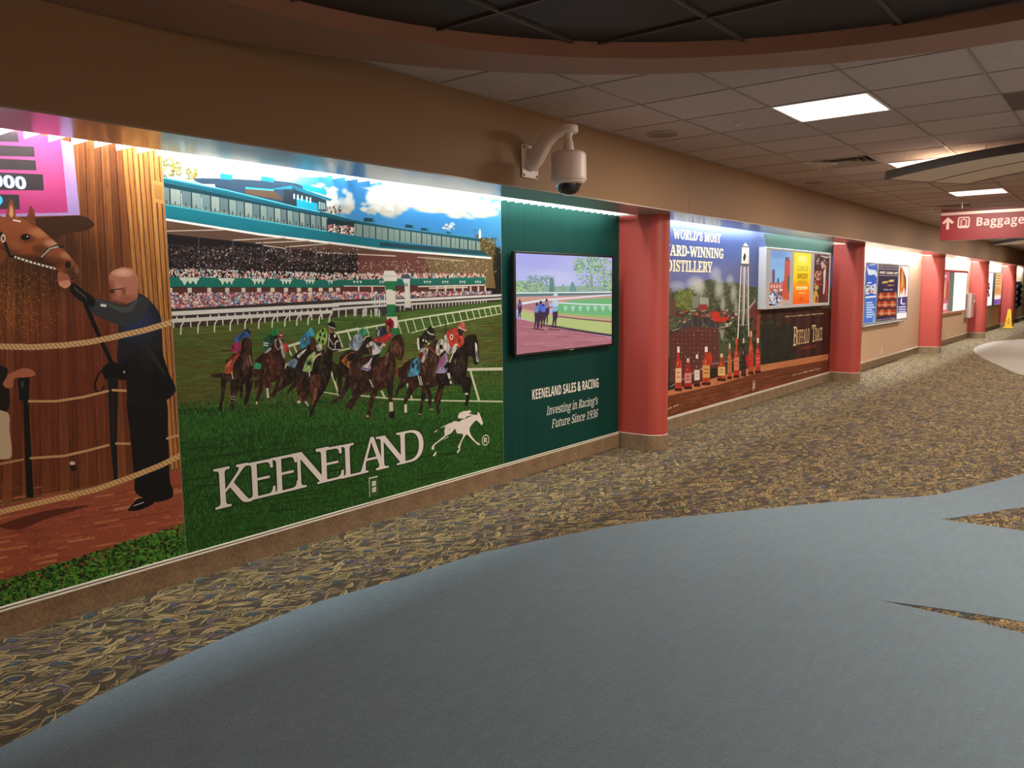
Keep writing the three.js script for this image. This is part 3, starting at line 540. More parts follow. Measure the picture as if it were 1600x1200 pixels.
    b.poly('#6a3c37', [1700, 930, 2300, 950, 2600, 985, 2600, 1160, 1700, 1150]); b.poly('#77633f', [2250, 960, 2820, 990, 2850, 1230, 2350, 1200]);
    b.line('#fbf9f4', 19, [96, 654, 900, 782, 1600, 866, 1886, 903, 2816, 978]);
    for (const a of [[100, 752, 585, 742], [650, 828, 1100, 808], [850, 852, 1300, 832], [1100, 885, 1480, 856], [915, 872, 1105, 898], [1370, 932, 1640, 944]]) b.line('#c4b6a2', 9, a);
    b.line('#cbbfae', 10, [1370, 930, 2020, 960]); b.line('#c4b6a2', 8, [2200, 970, 2600, 1003]);
    for (const x of [375, 660, 905, 1120, 1360, 1490]) b.line('#40474a', 10, [x, 790 + (x - 300) * 0.09, x + 8, 1080]);
    b.crowd(1500, ['#4a3634', '#5f4a46', '#33282a', '#6f5a54', '#2a3036', '#503a3c'], 115, 1700, (x) => 860 + x * 0.03, () => 1075, 7);
    b.crowd(150, ['#d8cfc6', '#b98a7c', '#a9b6bf'], 115, 1700, () => 890, () => 1075, 6);
    b.crowd(700, ['#8a6358', '#59322f', '#a08a6a', '#c9b9a4'], 1700, 2780, (x) => 1000, () => 1150, 5);
    b.frame(250, 400, 40 / 7);
    b.crowd(1500, ['#e9d9d0', '#f4efe8', '#d98e7e', '#c9d6da', '#c56a62', '#8fb7c2', '#3b3236', '#e8bfae'], 78, 2900, (x) => 112 + x * 0.026 - (x > 1500 ? (x - 1500) * 0.02 : 0), (x) => 200 + x * 0.012 - (x > 1500 ? (x - 1500) * 0.01 : 0), 9);
    b.poly('#1a7568', [78, 186, 1600, 214, 1542 + 30, 214, 2900, 190, 2900, 235, 1600, 282, 85, 276]); for (let i = 0; i < 70; i++) b.line('#125748', 3, [85 + i * 22, 190 + i * 0.4, 85 + i * 22, 276]);
    for (const [x, w] of [[180, 165], [525, 135], [815, 120], [1070, 105], [1285, 95], [1485, 85]]) { b.soft('#dfe5da', [x, 190 + x * 0.018, x + w, 192 + x * 0.018, x + w - 10, 222 + x * 0.012, x + w * 0.85, 255, x + w * 0.7, 222, x + w * 0.55, 250, x + w * 0.4, 222, x + w * 0.25, 260, x + 20, 228]); }
    b.frame(520, 390, 160 / 27);
    b.poly('#1c6a5e', [0, 288, 480, 288, 1410, 285, 1412, 322, 480, 336, 0, 348]); for (const [x, w] of [[185, 90], [430, 70], [660, 60], [840, 75], [1010, 66], [1170, 62], [1315, 60]]) for (let i = 0; i < 3; i++) b.poly('#dbe6e2', [x + i * w / 3, 290, x + (i + 0.8) * w / 3, 290, x + (i + 0.5) * w / 3, 318]);
    b.poly('#5b3230', [0, 345, 480, 336, 1412, 328, 1412, 400, 0, 400]); b.line('#e9e4da', 9, [100, 338, 480, 338]); b.line('#e9e4da', 11, [790, 342, 1412, 328]); b.line('#cfc3b2', 16, [890, 358, 1250, 348]);
    for (const x of [240, 365, 490, 965, 1045, 1128, 1203, 1277, 1348, 1412]) b.line('#ded6c8', 15, [x, 340, x, 400]);
    b.frame(250, 400, 40 / 7);
    b.poly('#57352c', [85, 280, 1600, 284, 1600, 340, 85, 345]); for (const x of [92, 265, 440, 600, 745, 885, 1005, 1125, 1240, 1340, 1435, 1525, 1590]) b.line('#e0d6c6', 36, [x, 284, x, 345]);
    // standing crowd
    const grass = ['#42602a', '#4c6c2c', '#587832', '#3a5622', '#5f7434'];
    b.poly('#7c4c48', [85, 330, 1600, 315, 2900, 330, 2900, 440, 1600, 430, 95, 500]);
    b.crowd(3600, ['#e9c6b8', '#d9a08e', '#f2ebe6', '#c8434a', '#8f3a42', '#e9dfe0', '#5f8fc4', '#4a6fb0', '#b87f8e', '#2c2b33', '#7d9c93', '#d46a70', '#c99b88', '#efd3c8'], 92, 2960, (x) => Math.min(332, 335 - x * 0.005), (x) => 488 - x * 0.05 + (x > 1600 ? (x - 1600) * 0.035 : 0), 11);
    b.frame(0, 0, 1); b.poly('#3a3330', [250, 484, 530, 468, 620, 466, 790, 458, 790, 480, 530, 505, 250, 525]);
    // turf

    b.poly('#4a6a2a', [250, 510, 540, 492, 600, 490, 790, 470, 800, 900, 250, 900]);
    b.soft('#5e5e2a', [250, 520, 420, 500, 360, 560, 420, 600, 330, 640, 250, 640]); b.soft('#58562a', [640, 530, 790, 500, 800, 600, 640, 610]); b.soft('#7a6e34', [600, 560, 660, 550, 640, 590, 600, 590]);
    const lawnTop = (x) => 632 - (x - 280) * 0.02;
    b.poly('#1f4818', [240, 640, 800, 606, 820, 900, 240, 960]);
    b.soft('#2f5c20', [270, 650, 420, 640, 620, 625, 790, 612, 790, 640, 600, 660, 430, 668, 270, 690]);
    for (let i = 0; i < 2600; i++) { const x = rr(255, 790), y = rr(505, 640) - (x - 255) * 0.05, l = rr(6, 30); b.line(grass[i % 5], rr(0.5, 1.6), [x, y, x + l, y - l * 0.03]); }
    for (let i = 0; i < 1200; i++) { const x = rr(255, 620), y = rr(530, 640), l = rr(6, 24); b.line(['#57542a', '#5e5228', '#4c5a28'][i % 3], rr(0.5, 1.6), [x, y, x + l, y - l * 0.04]); }
    b.strokes(9000, ['#3c7a2c', '#123010', '#44802f'], 2.0, 4.66, 0.1, 0.92, 22, 3, 1.4); b.strokes(22000, ['#1f4a18', '#275a20', '#2e6624', '#1a4014', '#377028', '#163a12', '#245420'], 2.0, 4.66, 0.1, 0.92, 16, 2.4, 1.5);
    for (let i = 0; i < 200; i++) { const x = rr(255, 790), y = rr(690, 860), l = rr(20, 70); b.line(['#1a3e12', '#28581c'][i % 2], rr(1, 3), [x, y, x + l, y - l * 0.12]); }
    // outer rail
    b.frame(250, 400, 40 / 7);
    b.poly('#41352a', [100, 598, 1600, 508, 1600, 545, 100, 645]);
    b.poly('#e4e4e0', [98, 496, 1600, 420, 1600, 452, 98, 535]); b.poly('#dcdcd8', [98, 562, 1600, 478, 1600, 508, 98, 598]);
    for (const x of [150, 215, 335, 450, 525, 600, 670, 745, 800, 870, 930, 980, 1050, 1105, 1160, 1210, 1265, 1320, 1365, 1430, 1490, 1545]) b.line('#e4e4e0', 13, [x, 540 - (x - 150) * 0.055, x, 570 - (x - 150) * 0.055]);
    for (const x of [185, 338, 485, 625, 757, 880, 1000, 1113, 1220, 1320, 1418, 1510]) { const y0 = 600 - (x - 100) * 0.06; b.line('#e6e8de', 12, [x + 26, y0 - 6, x + 4, y0 + 30, x, y0 + 110 - (x - 185) * 0.02]); b.line('#dfe0d8', 11, [x - 65, y0 - 8, x - 62, y0 + 50]); }
    b.frame(520, 390, 160 / 27);
    b.poly('#3b3328', [0, 560, 500, 530, 500, 560, 0, 600]); for (const x of [70, 205, 300, 400, 470]) b.poly(['#c9c5c4', '#3d4a6b', '#2e3550', '#4b3a36', '#35302e'][(x / 10 | 0) % 5], [x - 15, 545, x + 18, 542, x + 15, 615, x - 12, 618]);
    for (let i = 0; i < 26; i++) b.poly(['#e6e2de', '#5f86b0', '#a33c40', '#57a6a8', '#2b2a30'][i % 5], [365 + (i % 13) * 9, 425 + rr(0, 20), 376 + (i % 13) * 9, 430, 374 + (i % 13) * 9, 520, 366 + (i % 13) * 9, 520]);
    b.poly('#e2e2e0', [0, 494, 500, 464, 1562, 412, 1562, 432, 590, 488, 0, 520]); b.poly('#d5d6d4', [0, 540, 500, 508, 590, 503, 1562, 446, 1562, 462, 590, 522, 500, 526, 0, 566]);
    for (let i = 0; i < 26; i++) { const x = 625 + i * 38 - i * i * 0.25, y = 520 - (x - 590) * 0.06; b.line('#e2e6da', 7, [x, y, x, y + 48 - i * 1.1]); }
    for (const x of [55, 122, 280, 355, 430]) b.line('#e2e6da', 10, [x, 556, x, 625]);
    // inner rail
    b.line('#dfe8cf', 15, [20, 778, 480, 692, 600, 664, 1000, 600, 1562, 516]);
    b.line('#d5dfc2', 9, [725, 772, 850, 738, 1050, 690, 1330, 636, 1562, 594]);
    for (const x of [130, 225, 310, 400, 600, 670, 740, 820, 895, 970, 1040, 1105, 1170, 1230, 1290, 1345, 1400, 1450, 1500, 1545]) { const t = 664 - (x - 600) * 0.153, l = x < 640 ? 115 : 120 - (x - 640) * 0.05; b.line('#dfe8cf', 8, [x, t, x + 34 * l / 110, t + l]); }
    b.frame(310, 460, 6.384);
    b.line('#d9e2c2', 26, [870, 526, 1010, 482, 1060, 470]); b.line('#dfe8cf', 20, [1360, 388, 1600, 338]); b.line('#d5dfc2', 14, [1390, 565, 1600, 520]);
    for (const a of [[955, 515, 985, 590], [895, 530, 930, 610], [1390, 400, 1440, 530], [1490, 372, 1522, 452]]) b.line('#d9e2c2', 14, a);
    b.line('#d2dbb8', 20, [1325, 770, 1405, 1010]); b.line('#cfd6b4', 12, [1250, 975, 1390, 998]); b.line('#cfd6b4', 16, [830, 860, 880, 690]);
    // winning post
    b.frame(520, 390, 160 / 27);
    const pw = '#e8e6e0', pg = '#1f7a4a';
    b.poly(pg, [540, 720, 605, 722, 610, 830, 560, 830]); b.poly(pw, [500, 618, 597, 618, 602, 726, 505, 726]); b.poly(pg, [500, 505, 580, 505, 582, 622, 505, 622]); b.poly(pw, [490, 372, 580, 372, 582, 508, 496, 508]); b.poly(pg, [484, 286, 576, 286, 578, 384, 488, 384]);
    b.dot(pw, 525, 386, 36, 18); b.poly(pw, [478, 195, 568, 195, 598, 242, 592, 292, 474, 292, 464, 242]); b.line('#b9b6ae', 6, [468, 244, 596, 244]); b.poly('#c8c5bc', [576, 380, 582, 380, 584, 508, 578, 508]);
    b.poly(pw, [664, 298, 712, 298, 716, 468, 670, 468]); b.poly('#dfe6ea', [645, 262, 716, 262, 710, 305, 654, 305]); b.soft('#40525f', [640, 266, 660, 232, 682, 222, 704, 232, 722, 266]); b.line('#dfe6ea', 7, [681, 180, 681, 226], 12); b.dot('#8d8f90', 683, 328, 13, 16); b.poly('#2f3a3a', [672, 535, 715, 535, 715, 562, 672, 562]); b.poly('#d9dad6', [664, 472, 722, 472, 724, 538, 668, 538]);
    // foreground rail
    b.frame(530, 460, 80 / 13);
    b.line('#d6d8c6', 28, [1230, 722, 1580, 716]); b.line('#cdd2b4', 20, [1262, 738, 1346, 1025]); b.line('#c9cfb2', 15, [200, 972, 520, 1005, 1000, 1022, 1580, 1030]); b.line('#cdd2b4', 18, [405, 925, 440, 995]); b.line('#cdd2b4', 16, [650, 850, 705, 1020]);
    // ---------------- runners
    b.mottle = 1;
    const skin = '#8f5a48';
    b.frame(335, 505, 8.575);
    b.soft('#27150f', [150, 520, 185, 465, 260, 415, 350, 380, 372, 230, 420, 195, 482, 218, 503, 300, 503, 460, 516, 600, 506, 720, 484, 810, 400, 815, 330, 850, 250, 806, 170, 772, 110, 742, 60, 730, -40, 722, -30, 680, 60, 672, 142, 655]);
    b.soft('#26140e', [96, 730, 170, 755, 146, 860, 138, 940, 92, 1150, 62, 1150, 92, 945, 92, 850]); b.soft('#2a1610', [225, 790, 350, 820, 296, 985, 254, 1150, 232, 1150, 220, 985]); b.soft('#2a1610', [425, 795, 540, 700, 490, 900, 444, 1075, 392, 1075, 420, 940]); b.soft('#20110c', [340, 840, 385, 840, 380, 950, 345, 1000]);
    b.soft('#4a2c20', [390, 400, 470, 400, 480, 560, 440, 690, 380, 700]); b.soft('#5a3626', [420, 220, 470, 230, 490, 340, 470, 400, 430, 380, 400, 300]);
    b.soft('#c8502c', [148, 560, 200, 500, 300, 415, 335, 425, 262, 540, 244, 655, 148, 675]); b.line('#d9c9b0', 14, [230, 650, 250, 750]); b.line('#cdbfa8', 10, [170, 585, 230, 500]);
    b.soft('#c52a72', [228, 330, 262, 262, 330, 262, 360, 330, 312, 402, 240, 382]); b.soft('#2f5fae', [272, 195, 350, 135, 420, 108, 472, 150, 470, 190, 400, 190, 330, 252, 280, 245]); b.soft('#20294a', [390, 95, 430, 75, 475, 105, 486, 160, 440, 120]); b.line('#1a1714', 12, [100, 368, 228, 372]); b.line('#c9b8a6', 10, [470, 430, 490, 520, 512, 590]); b.line('#c9b8a6', 9, [215, 985, 292, 985]); b.line('#c9b8a6', 9, [218, 1016, 288, 1020]);
    b.soft('#3a1a13', [516, 540, 610, 440, 720, 340, 772, 250, 826, 198, 902, 192, 936, 280, 936, 420, 946, 520, 936, 650, 872, 748, 760, 790, 680, 790, 560, 750, 500, 650]); b.soft('#5a2a1e', [650, 520, 740, 480, 880, 520, 900, 640, 800, 720, 700, 720]);
    b.soft('#46201a', [650, 700, 762, 730, 744, 900, 728, 1006, 694, 1006, 688, 880, 655, 800]); b.soft('#34170f', [630, 750, 705, 810, 605, 985, 574, 1090, 550, 1090, 566, 960]); b.soft('#34170f', [826, 715, 874, 735, 856, 880, 792, 1000, 760, 966, 818, 840]); b.soft('#2a130d', [540, 780, 620, 740, 590, 830, 545, 880]);
    b.soft('#e4d8d2', [866, 215, 912, 255, 944, 400, 936, 480, 905, 420, 886, 300]); b.line('#d9cdc4', 10, [820, 210, 815, 300, 850, 360, 890, 320]); b.line('#cfc3ba', 9, [810, 240, 860, 200, 910, 205]); b.poly('#d8cfc4', [695, 870, 724, 870, 734, 1000, 700, 1004]); b.dot('#d9d0b8', 565, 1068, 14, 22);
    b.soft('#259660', [536, 545, 585, 526, 630, 552, 616, 614, 526, 606]); b.soft('#17573a', [682, 195, 772, 146, 790, 250, 745, 320, 680, 356, 652, 292]); b.line('#dfe6e2', 16, [655, 262, 722, 272]); b.line('#dfe6e2', 16, [655, 292, 716, 302]); b.soft('#e0e0e6', [670, 395, 740, 330, 762, 345, 700, 400]); b.soft('#1f8f52', [762, 140, 796, 82, 852, 88, 866, 152, 790, 172]); b.soft('#2c1a18', [780, 172, 850, 165, 850, 210, 790, 210]);
    b.soft('#c2353a', [862, 160, 884, 120, 916, 130, 924, 188, 872, 186]); b.line('#f0dede', 14, [876, 160, 910, 158]); b.soft('#c2353a', [928, 262, 980, 296, 1004, 372, 950, 386, 930, 330]);
    b.frame(435, 495, 7.5);
    b.soft('#241510', [92, 590, 210, 424, 350, 330, 378, 246, 424, 262, 446, 370, 432, 500, 330, 640, 250, 752, 180, 765, 70, 830, -10, 870, 10, 740, 60, 640]); b.soft('#241510', [186, 730, 226, 790, 142, 872, 102, 940, 106, 880, 148, 800]); b.soft('#5e2f22', [360, 260, 416, 270, 430, 370, 390, 390]);
    b.soft('#86a9cf', [102, 548, 180, 486, 222, 520, 192, 594, 128, 580]); b.soft('#2f93c4', [262, 262, 330, 178, 366, 240, 372, 312, 282, 374, 256, 340]); b.soft('#43a8d6', [336, 180, 378, 126, 420, 180, 414, 226, 338, 208]); b.dot('#16202a', 303, 258, 19, 28); b.text('2', 'bold SZ sans-serif', '#ffffff', 294, 242, 274, 312, 242, 274); b.soft('#dde3ea', [222, 450, 300, 390, 330, 380, 240, 480]);
    b.soft('#1c110d', [296, 630, 330, 480, 450, 408, 556, 372, 566, 260, 600, 190, 640, 178, 694, 226, 734, 330, 712, 396, 646, 410, 634, 500, 626, 620, 596, 745, 546, 856, 474, 968, 424, 1066, 402, 1165, 362, 1165, 376, 1000, 350, 900, 334, 1020, 300, 980, 278, 820, 256, 720]);
    b.soft('#56301f', [386, 700, 486, 680, 476, 850, 424, 1000, 388, 1090, 366, 900]); b.soft('#8a5a42', [412, 860, 452, 840, 440, 960, 408, 980]); b.soft('#4a2015', [218, 760, 268, 780, 304, 900, 334, 1000, 300, 1016, 232, 985]); b.dot('#e3ddd0', 240, 998, 20, 17); b.soft('#e3ddd0', [308, 990, 342, 1000, 352, 1052, 326, 1030]);
    b.soft('#9fc982', [296, 590, 340, 480, 430, 405, 412, 530, 384, 636, 288, 636]); b.soft('#1d2a1c', [340, 540, 370, 510, 390, 550, 350, 570]); b.line('#cfc9a0', 22, [405, 520, 440, 460, 500, 430]); b.line('#d9dcd0', 12, [362, 640, 368, 700]);
    for (const a of [[596, 200, 584, 350, 636, 386, 722, 382], [590, 240, 640, 330, 692, 272], [660, 388, 672, 300, 712, 280]]) b.line('#dcd8d4', 10, a); b.dot('#e8e4e0', 662, 224, 14, 20); b.line('#7b4a28', 12, [640, 400, 648, 440, 690, 400]);
    b.soft('#93c45c', [432, 240, 500, 146, 556, 132, 576, 240, 546, 326, 476, 316]); for (const [x, y] of [[520, 160], [490, 210], [540, 225], [478, 270], [520, 290]]) b.dot('#1b2114', x, y, 13, 22); b.soft('#e0dcd8', [440, 340, 500, 320, 510, 380, 470, 400]); b.soft(skin, [588, 135, 650, 145, 642, 190, 600, 184]); b.soft('#15110f', [570, 118, 590, 70, 630, 56, 664, 90, 672, 146, 620, 130]); b.line('#e6e2dc', 9, [576, 108, 620, 124, 668, 138]);
    b.frame(520, 490, 7.06);
    b.soft('#26150f', [62, 560, 86, 460, 160, 408, 262, 398, 332, 330, 342, 254, 402, 236, 456, 330, 466, 436, 400, 446, 330, 466, 256, 566, 186, 700, 60, 700, 20, 740, -10, 610, -10, 530]); b.soft('#26150f', [58, 690, 104, 700, 90, 880, 58, 880]); b.soft('#26150f', [156, 690, 206, 760, 104, 936, -10, 1000, -10, 960, 88, 890]); b.soft('#26150f', [200, 740, 300, 720, 250, 880, 215, 900]);
    b.soft('#c5682a', [106, 505, 200, 428, 236, 436, 184, 560, 190, 606, 112, 545]); b.soft('#18120f', [150, 480, 215, 430, 245, 470, 180, 530]); b.soft('#a9bfdd', [186, 330, 246, 236, 312, 226, 326, 320, 272, 408, 200, 386]); b.soft('#3e9c74', [284, 206, 328, 160, 378, 186, 386, 224, 300, 240]); b.soft('#e4ded4', [372, 345, 434, 304, 448, 350, 386, 376]); b.line('#e4ded4', 12, [338, 300, 360, 255, 410, 245]); b.soft('#5a3524', [390, 380, 446, 350, 462, 430, 410, 440]);
    b.soft('#331a13', [182, 710, 226, 580, 300, 498, 400, 466, 556, 478, 634, 330, 668, 262, 742, 228, 790, 330, 782, 456, 742, 524, 694, 482, 694, 600, 666, 765, 604, 810, 480, 858, 340, 880, 254, 966, 204, 1060, 144, 1016, 166, 972, 240, 900, 196, 820]);
    b.soft('#512c20', [450, 560, 640, 520, 660, 640, 560, 740, 470, 720]); b.soft('#5c3524', [640, 330, 700, 290, 760, 400, 742, 500, 700, 440, 640, 420]); b.soft('#7d5a48', [580, 460, 620, 430, 600, 560, 575, 560]); b.soft('#4a2a20', [220, 640, 280, 540, 360, 500, 300, 640, 230, 740]);
    b.soft('#2b1711', [436, 820, 514, 810, 456, 960, 404, 1150, 370, 1150, 396, 1000]); b.soft('#2b1711', [596, 790, 666, 762, 658, 900, 660, 970, 684, 1145, 626, 1145, 616, 960]); b.poly('#d6cabc', [622, 975, 662, 975, 668, 1085, 622, 1090]); b.soft('#120c0a', [624, 1085, 670, 1080, 684, 1145, 624, 1145]); b.dot('#c98f6a', 384, 1132, 16, 16);
    b.soft('#cfcfe0', [312, 600, 396, 530, 436, 506, 410, 626, 340, 620]); b.line('#4a3f96', 14, [300, 592, 410, 622]); b.soft('#13100f', [416, 560, 470, 430, 516, 462, 450, 600]); b.line('#e3e0da', 12, [370, 600, 430, 490]); for (let i = 0; i < 5; i++) b.dot('#e3e0da', 410 + i * 8, 735 + i * 18, 10, 7);
    b.soft('#d5d8dc', [450, 322, 545, 345, 520, 428, 440, 452]); b.soft('#22304a', [478, 210, 510, 156, 592, 148, 606, 230, 560, 294, 482, 262]); b.soft('#c02836', [458, 276, 520, 258, 600, 226, 666, 226, 642, 276, 560, 326, 474, 326]); b.soft('#24404a', [466, 316, 530, 318, 560, 345, 500, 360]); b.dot('#d9b0a0', 560, 345, 26, 18); b.soft('#bfc9d6', [492, 200, 516, 180, 512, 250, 494, 240]); b.soft(skin, [592, 150, 656, 152, 640, 208, 604, 204]); b.soft('#b8182c', [580, 120, 600, 68, 636, 54, 672, 90, 670, 160, 620, 146]); b.dot('#b8182c', 632, 58, 12, 10);
    b.frame(620, 490, 7.057);
    b.soft('#6b2f1c', [-10, 620, 50, 590, 60, 640, 10, 690, -20, 660]);
    b.soft('#2e1913', [20, 650, 60, 580, 110, 528, 190, 488, 282, 468, 352, 350, 446, 286, 476, 380, 466, 500, 488, 640, 466, 776, 384, 816, 300, 806, 232, 810, 156, 904, 92, 1000, 76, 960, 106, 880, 128, 760, 24, 870, -10, 920, -10, 850, 20, 780]);
    b.soft('#43251b', [280, 540, 420, 420, 450, 560, 420, 700, 320, 720]); b.poly('#ded8cc', [84, 1000, 112, 1000, 112, 1092, 84, 1092]); b.soft('#1f110c', [276, 812, 366, 796, 316, 930, 264, 1120, 240, 1120, 266, 960]); b.soft('#2a140e', [346, 800, 384, 900, 378, 1050, 358, 1050, 342, 900]); b.line('#d8d2c8', 8, [366, 1055, 402, 1057]); b.line('#d8d2c8', 9, [240, 1108, 268, 1110]);
    b.soft('#4aa9cf', [156, 565, 186, 512, 240, 486, 256, 600, 236, 672, 126, 692]); b.dot('#16222c', 180, 575, 16, 30); b.line('#16222c', 12, [205, 560, 232, 510]); b.line('#d9d6d0', 12, [235, 680, 262, 790]); b.line('#d9d6d0', 10, [258, 690, 282, 790]);
    b.soft('#e8e6e2', [438, 345, 488, 274, 546, 338, 552, 416, 500, 466, 436, 446]); b.dot('#15110f', 487, 368, 19, 27); b.soft('#15110f', [470, 460, 530, 405, 540, 430, 490, 475]);
    b.soft('#15181c', [240, 272, 330, 186, 356, 280, 336, 332, 256, 394, 240, 330]); b.line('#e3e0da', 22, [236, 270, 234, 330, 246, 400]); b.soft('#d9d6cc', [252, 400, 346, 386, 306, 520, 268, 536]); b.soft('#8f2230', [252, 430, 292, 430, 280, 500, 252, 500]); b.soft('#241413', [350, 220, 420, 225, 416, 290, 350, 290]); b.soft('#14181a', [328, 186, 368, 140, 414, 180, 416, 236, 350, 216]); b.line('#e6e4de', 12, [334, 196, 370, 226, 412, 232]); b.line('#8a4a38', 16, [300, 340, 350, 370, 440, 445]); for (const [x, y] of [[292, 295], [325, 305], [350, 330]]) b.dot('#e3d9b0', x, y, 10, 14);
    b.soft('#17100e', [436, 640, 560, 560, 616, 420, 700, 370, 746, 270, 800, 236, 876, 246, 906, 420, 896, 556, 850, 556, 832, 484, 794, 474, 778, 600, 766, 690, 816, 706, 826, 766, 806, 900, 784, 1008, 752, 1008, 768, 880, 738, 866, 690, 786, 560, 800, 522, 806, 484, 965, 472, 1100, 438, 1100, 436, 985, 406, 985, 436, 880, 456, 780]);
    b.soft('#2b1d19', [620, 520, 730, 450, 750, 620, 680, 700, 620, 660]); b.soft('#5a1f1a', [440, 900, 500, 820, 470, 940, 430, 1000]); b.poly('#17100e', [862, 232, 876, 232, 876, 290, 862, 285]); b.soft('#e6e2da', [864, 320, 886, 350, 894, 450, 904, 524, 878, 526, 868, 440]); b.line('#1a1411', 16, [720, 390, 800, 440, 860, 470]); b.dot('#cfcac2', 770, 885, 20, 12);
    b.soft('#a79cc8', [438, 610, 470, 530, 542, 436, 566, 540, 546, 646, 432, 656]); b.line('#c8358a', 22, [470, 590, 520, 470]); b.line('#8f86b4', 14, [500, 620, 540, 520]); b.poly('#d8d4ce', [552, 655, 586, 655, 592, 720, 572, 720]); b.poly('#d8d4ce', [582, 740, 600, 740, 606, 775, 588, 775]); b.line('#0f0c0b', 40, [530, 600, 580, 540]); b.line('#d9d4c8', 14, [580, 540, 620, 440, 650, 405]);
    b.soft('#d6d2d0', [524, 256, 560, 240, 580, 340, 640, 350, 660, 390, 600, 440, 556, 430]); b.soft('#cc3a28', [552, 204, 640, 160, 722, 186, 742, 250, 734, 340, 690, 376, 640, 340, 600, 376, 566, 300]); b.dot('#f0ece6', 604, 258, 20, 34); b.dot('#cc3a28', 604, 258, 11, 22); b.soft('#2a2226', [672, 175, 732, 180, 726, 235, 690, 246]); b.soft('#d06a54', [670, 146, 700, 92, 748, 106, 768, 194, 690, 164]); b.line('#f0dcd2', 8, [676, 150, 764, 190]); b.dot('#e0c0b0', 655, 345, 24, 16); b.line('#14110f', 9, [538, 84, 542, 224]);
    for (let i = 0; i < 60; i++) { b.frame(0, 0, 1); b.dot(['#4a3a1c', '#5e4a24', '#3a2a16'][i % 3], rr(350, 620), rr(600, 648), rr(0.5, 1.8), rr(0.5, 1.4)); }
    b.speckle(0.14);
    // lettering
    b.mottle = 0; b.frame(320, 660, 40 / 9);
    const white = '#e9e3e0', dark = '#16331a';
    const caps = [['K', 66, 331, 606, 322, 266, 550], ['E', 292, 276, 548, 490, 252, 500], ['E', 464, 244, 506, 656, 212, 462], ['N', 606, 214, 468, 866, 168, 412], ['E', 776, 186, 424, 966, 156, 390], ['L', 944, 152, 392, 1118, 130, 352], ['A', 1062, 116, 362, 1262, 84, 316], ['N', 1190, 94, 322, 1420, 62, 290], ['D', 1330, 70, 288, 1520, 38, 262]];
    for (const c of caps) b.text(c[0], 'SZ serif', dark, ...c.slice(1), 0, dark);
    for (const c of caps) b.text(c[0], 'SZ serif', white, ...c.slice(1), 0);
    // galloping emblem
    b.frame(660, 630, 12);
    const em = (a) => b.soft(white, a);
    em([450, 420, 540, 370, 600, 335, 690, 345, 760, 300, 830, 285, 860, 262, 960, 225, 1030, 215, 1034, 170, 1062, 180, 1090, 240, 1132, 360, 1112, 412, 1080, 380, 1010, 322, 940, 385, 885, 470, 890, 540, 920, 610, 1000, 710, 1080, 765, 1050, 785, 1000, 745, 900, 650, 836, 585, 790, 630, 740, 720, 705, 840, 712, 860, 672, 930, 645, 915, 690, 850, 665, 830, 700, 750, 765, 590, 650, 562, 612, 480, 545, 555, 440, 620, 370, 680, 230, 790, 215, 870, 175, 860, 190, 795, 300, 700, 415, 600, 410, 520]);
    em([330, 462, 400, 430, 520, 370, 520, 400, 430, 440]); em([215, 545, 280, 500, 282, 515, 240, 545]); em([195, 985, 240, 920, 265, 905, 255, 965, 220, 992]); em([375, 685, 480, 625, 485, 635, 420, 672]);
    em([668, 240, 700, 180, 780, 150, 850, 140, 870, 130, 905, 140, 912, 180, 870, 178, 900, 205, 970, 218, 940, 240, 840, 245, 830, 270, 770, 290, 690, 285, 668, 272]); b.line(dark, 12, [690, 296, 780, 300]); b.line(dark, 10, [822, 262, 860, 245, 935, 236]); b.dot(dark, 515, 485, 14, 6);
    { const c = b.at(1185, 692), e = b.at(1248, 692), f = b.at(1185, 785); g.strokeStyle = white; g.lineWidth = 6; g.beginPath(); g.ellipse(c[0], c[1], Math.abs(e[0] - c[0]), Math.abs(f[1] - c[1]), 0, 0, 7); g.stroke(); b.text('R', 'bold SZ sans-serif', white, 1152, 650, 742, 1218, 640, 732); }
  });
  printPanel('wall_mural', 'printed mural of a horse race before a teal grandstand with white lettering', 'mural', rect, 0, tex, { roughness: 0.6 });
}

// ---- dark green panel with its lettering
{
  const rect = [4.639, COL_X(0), MY0, MY1];
  const tex = printTex(1536, rect, 0, (b, g, W, H) => {
    g.fillStyle = '#003e37'; g.fillRect(0, 0, W, H);
    for (let i = 0; i < 500; i++) { g.fillStyle = i % 2 ? 'rgba(0,70,62,0.05)' : 'rgba(0,40,36,0.06)'; g.fillRect(rr(0, W), 0, rr(2, 14), H); }
    b.frame(780, 500, 16 / 3);
    b.text('KEENELAND SALES & RACING', 'bold SZ sans-serif', '#eeeae4', 276, 582, 664, 828, 484, 560);
    b.text('Investing in Racing\u2019s', 'SZ serif', '#eeeae4', 394, 716, 790, 818, 640, 704, -0.22);
    b.text('Future Since 1936', 'SZ serif', '#eeeae4', 436, 826, 896, 818, 746, 812, -0.22);
    b.speckle(0.06);
  });
  printPanel('wall_mural', 'dark green wall panel with white lettering below the television', 'mural', rect, 0, tex, { roughness: 0.6 });
}

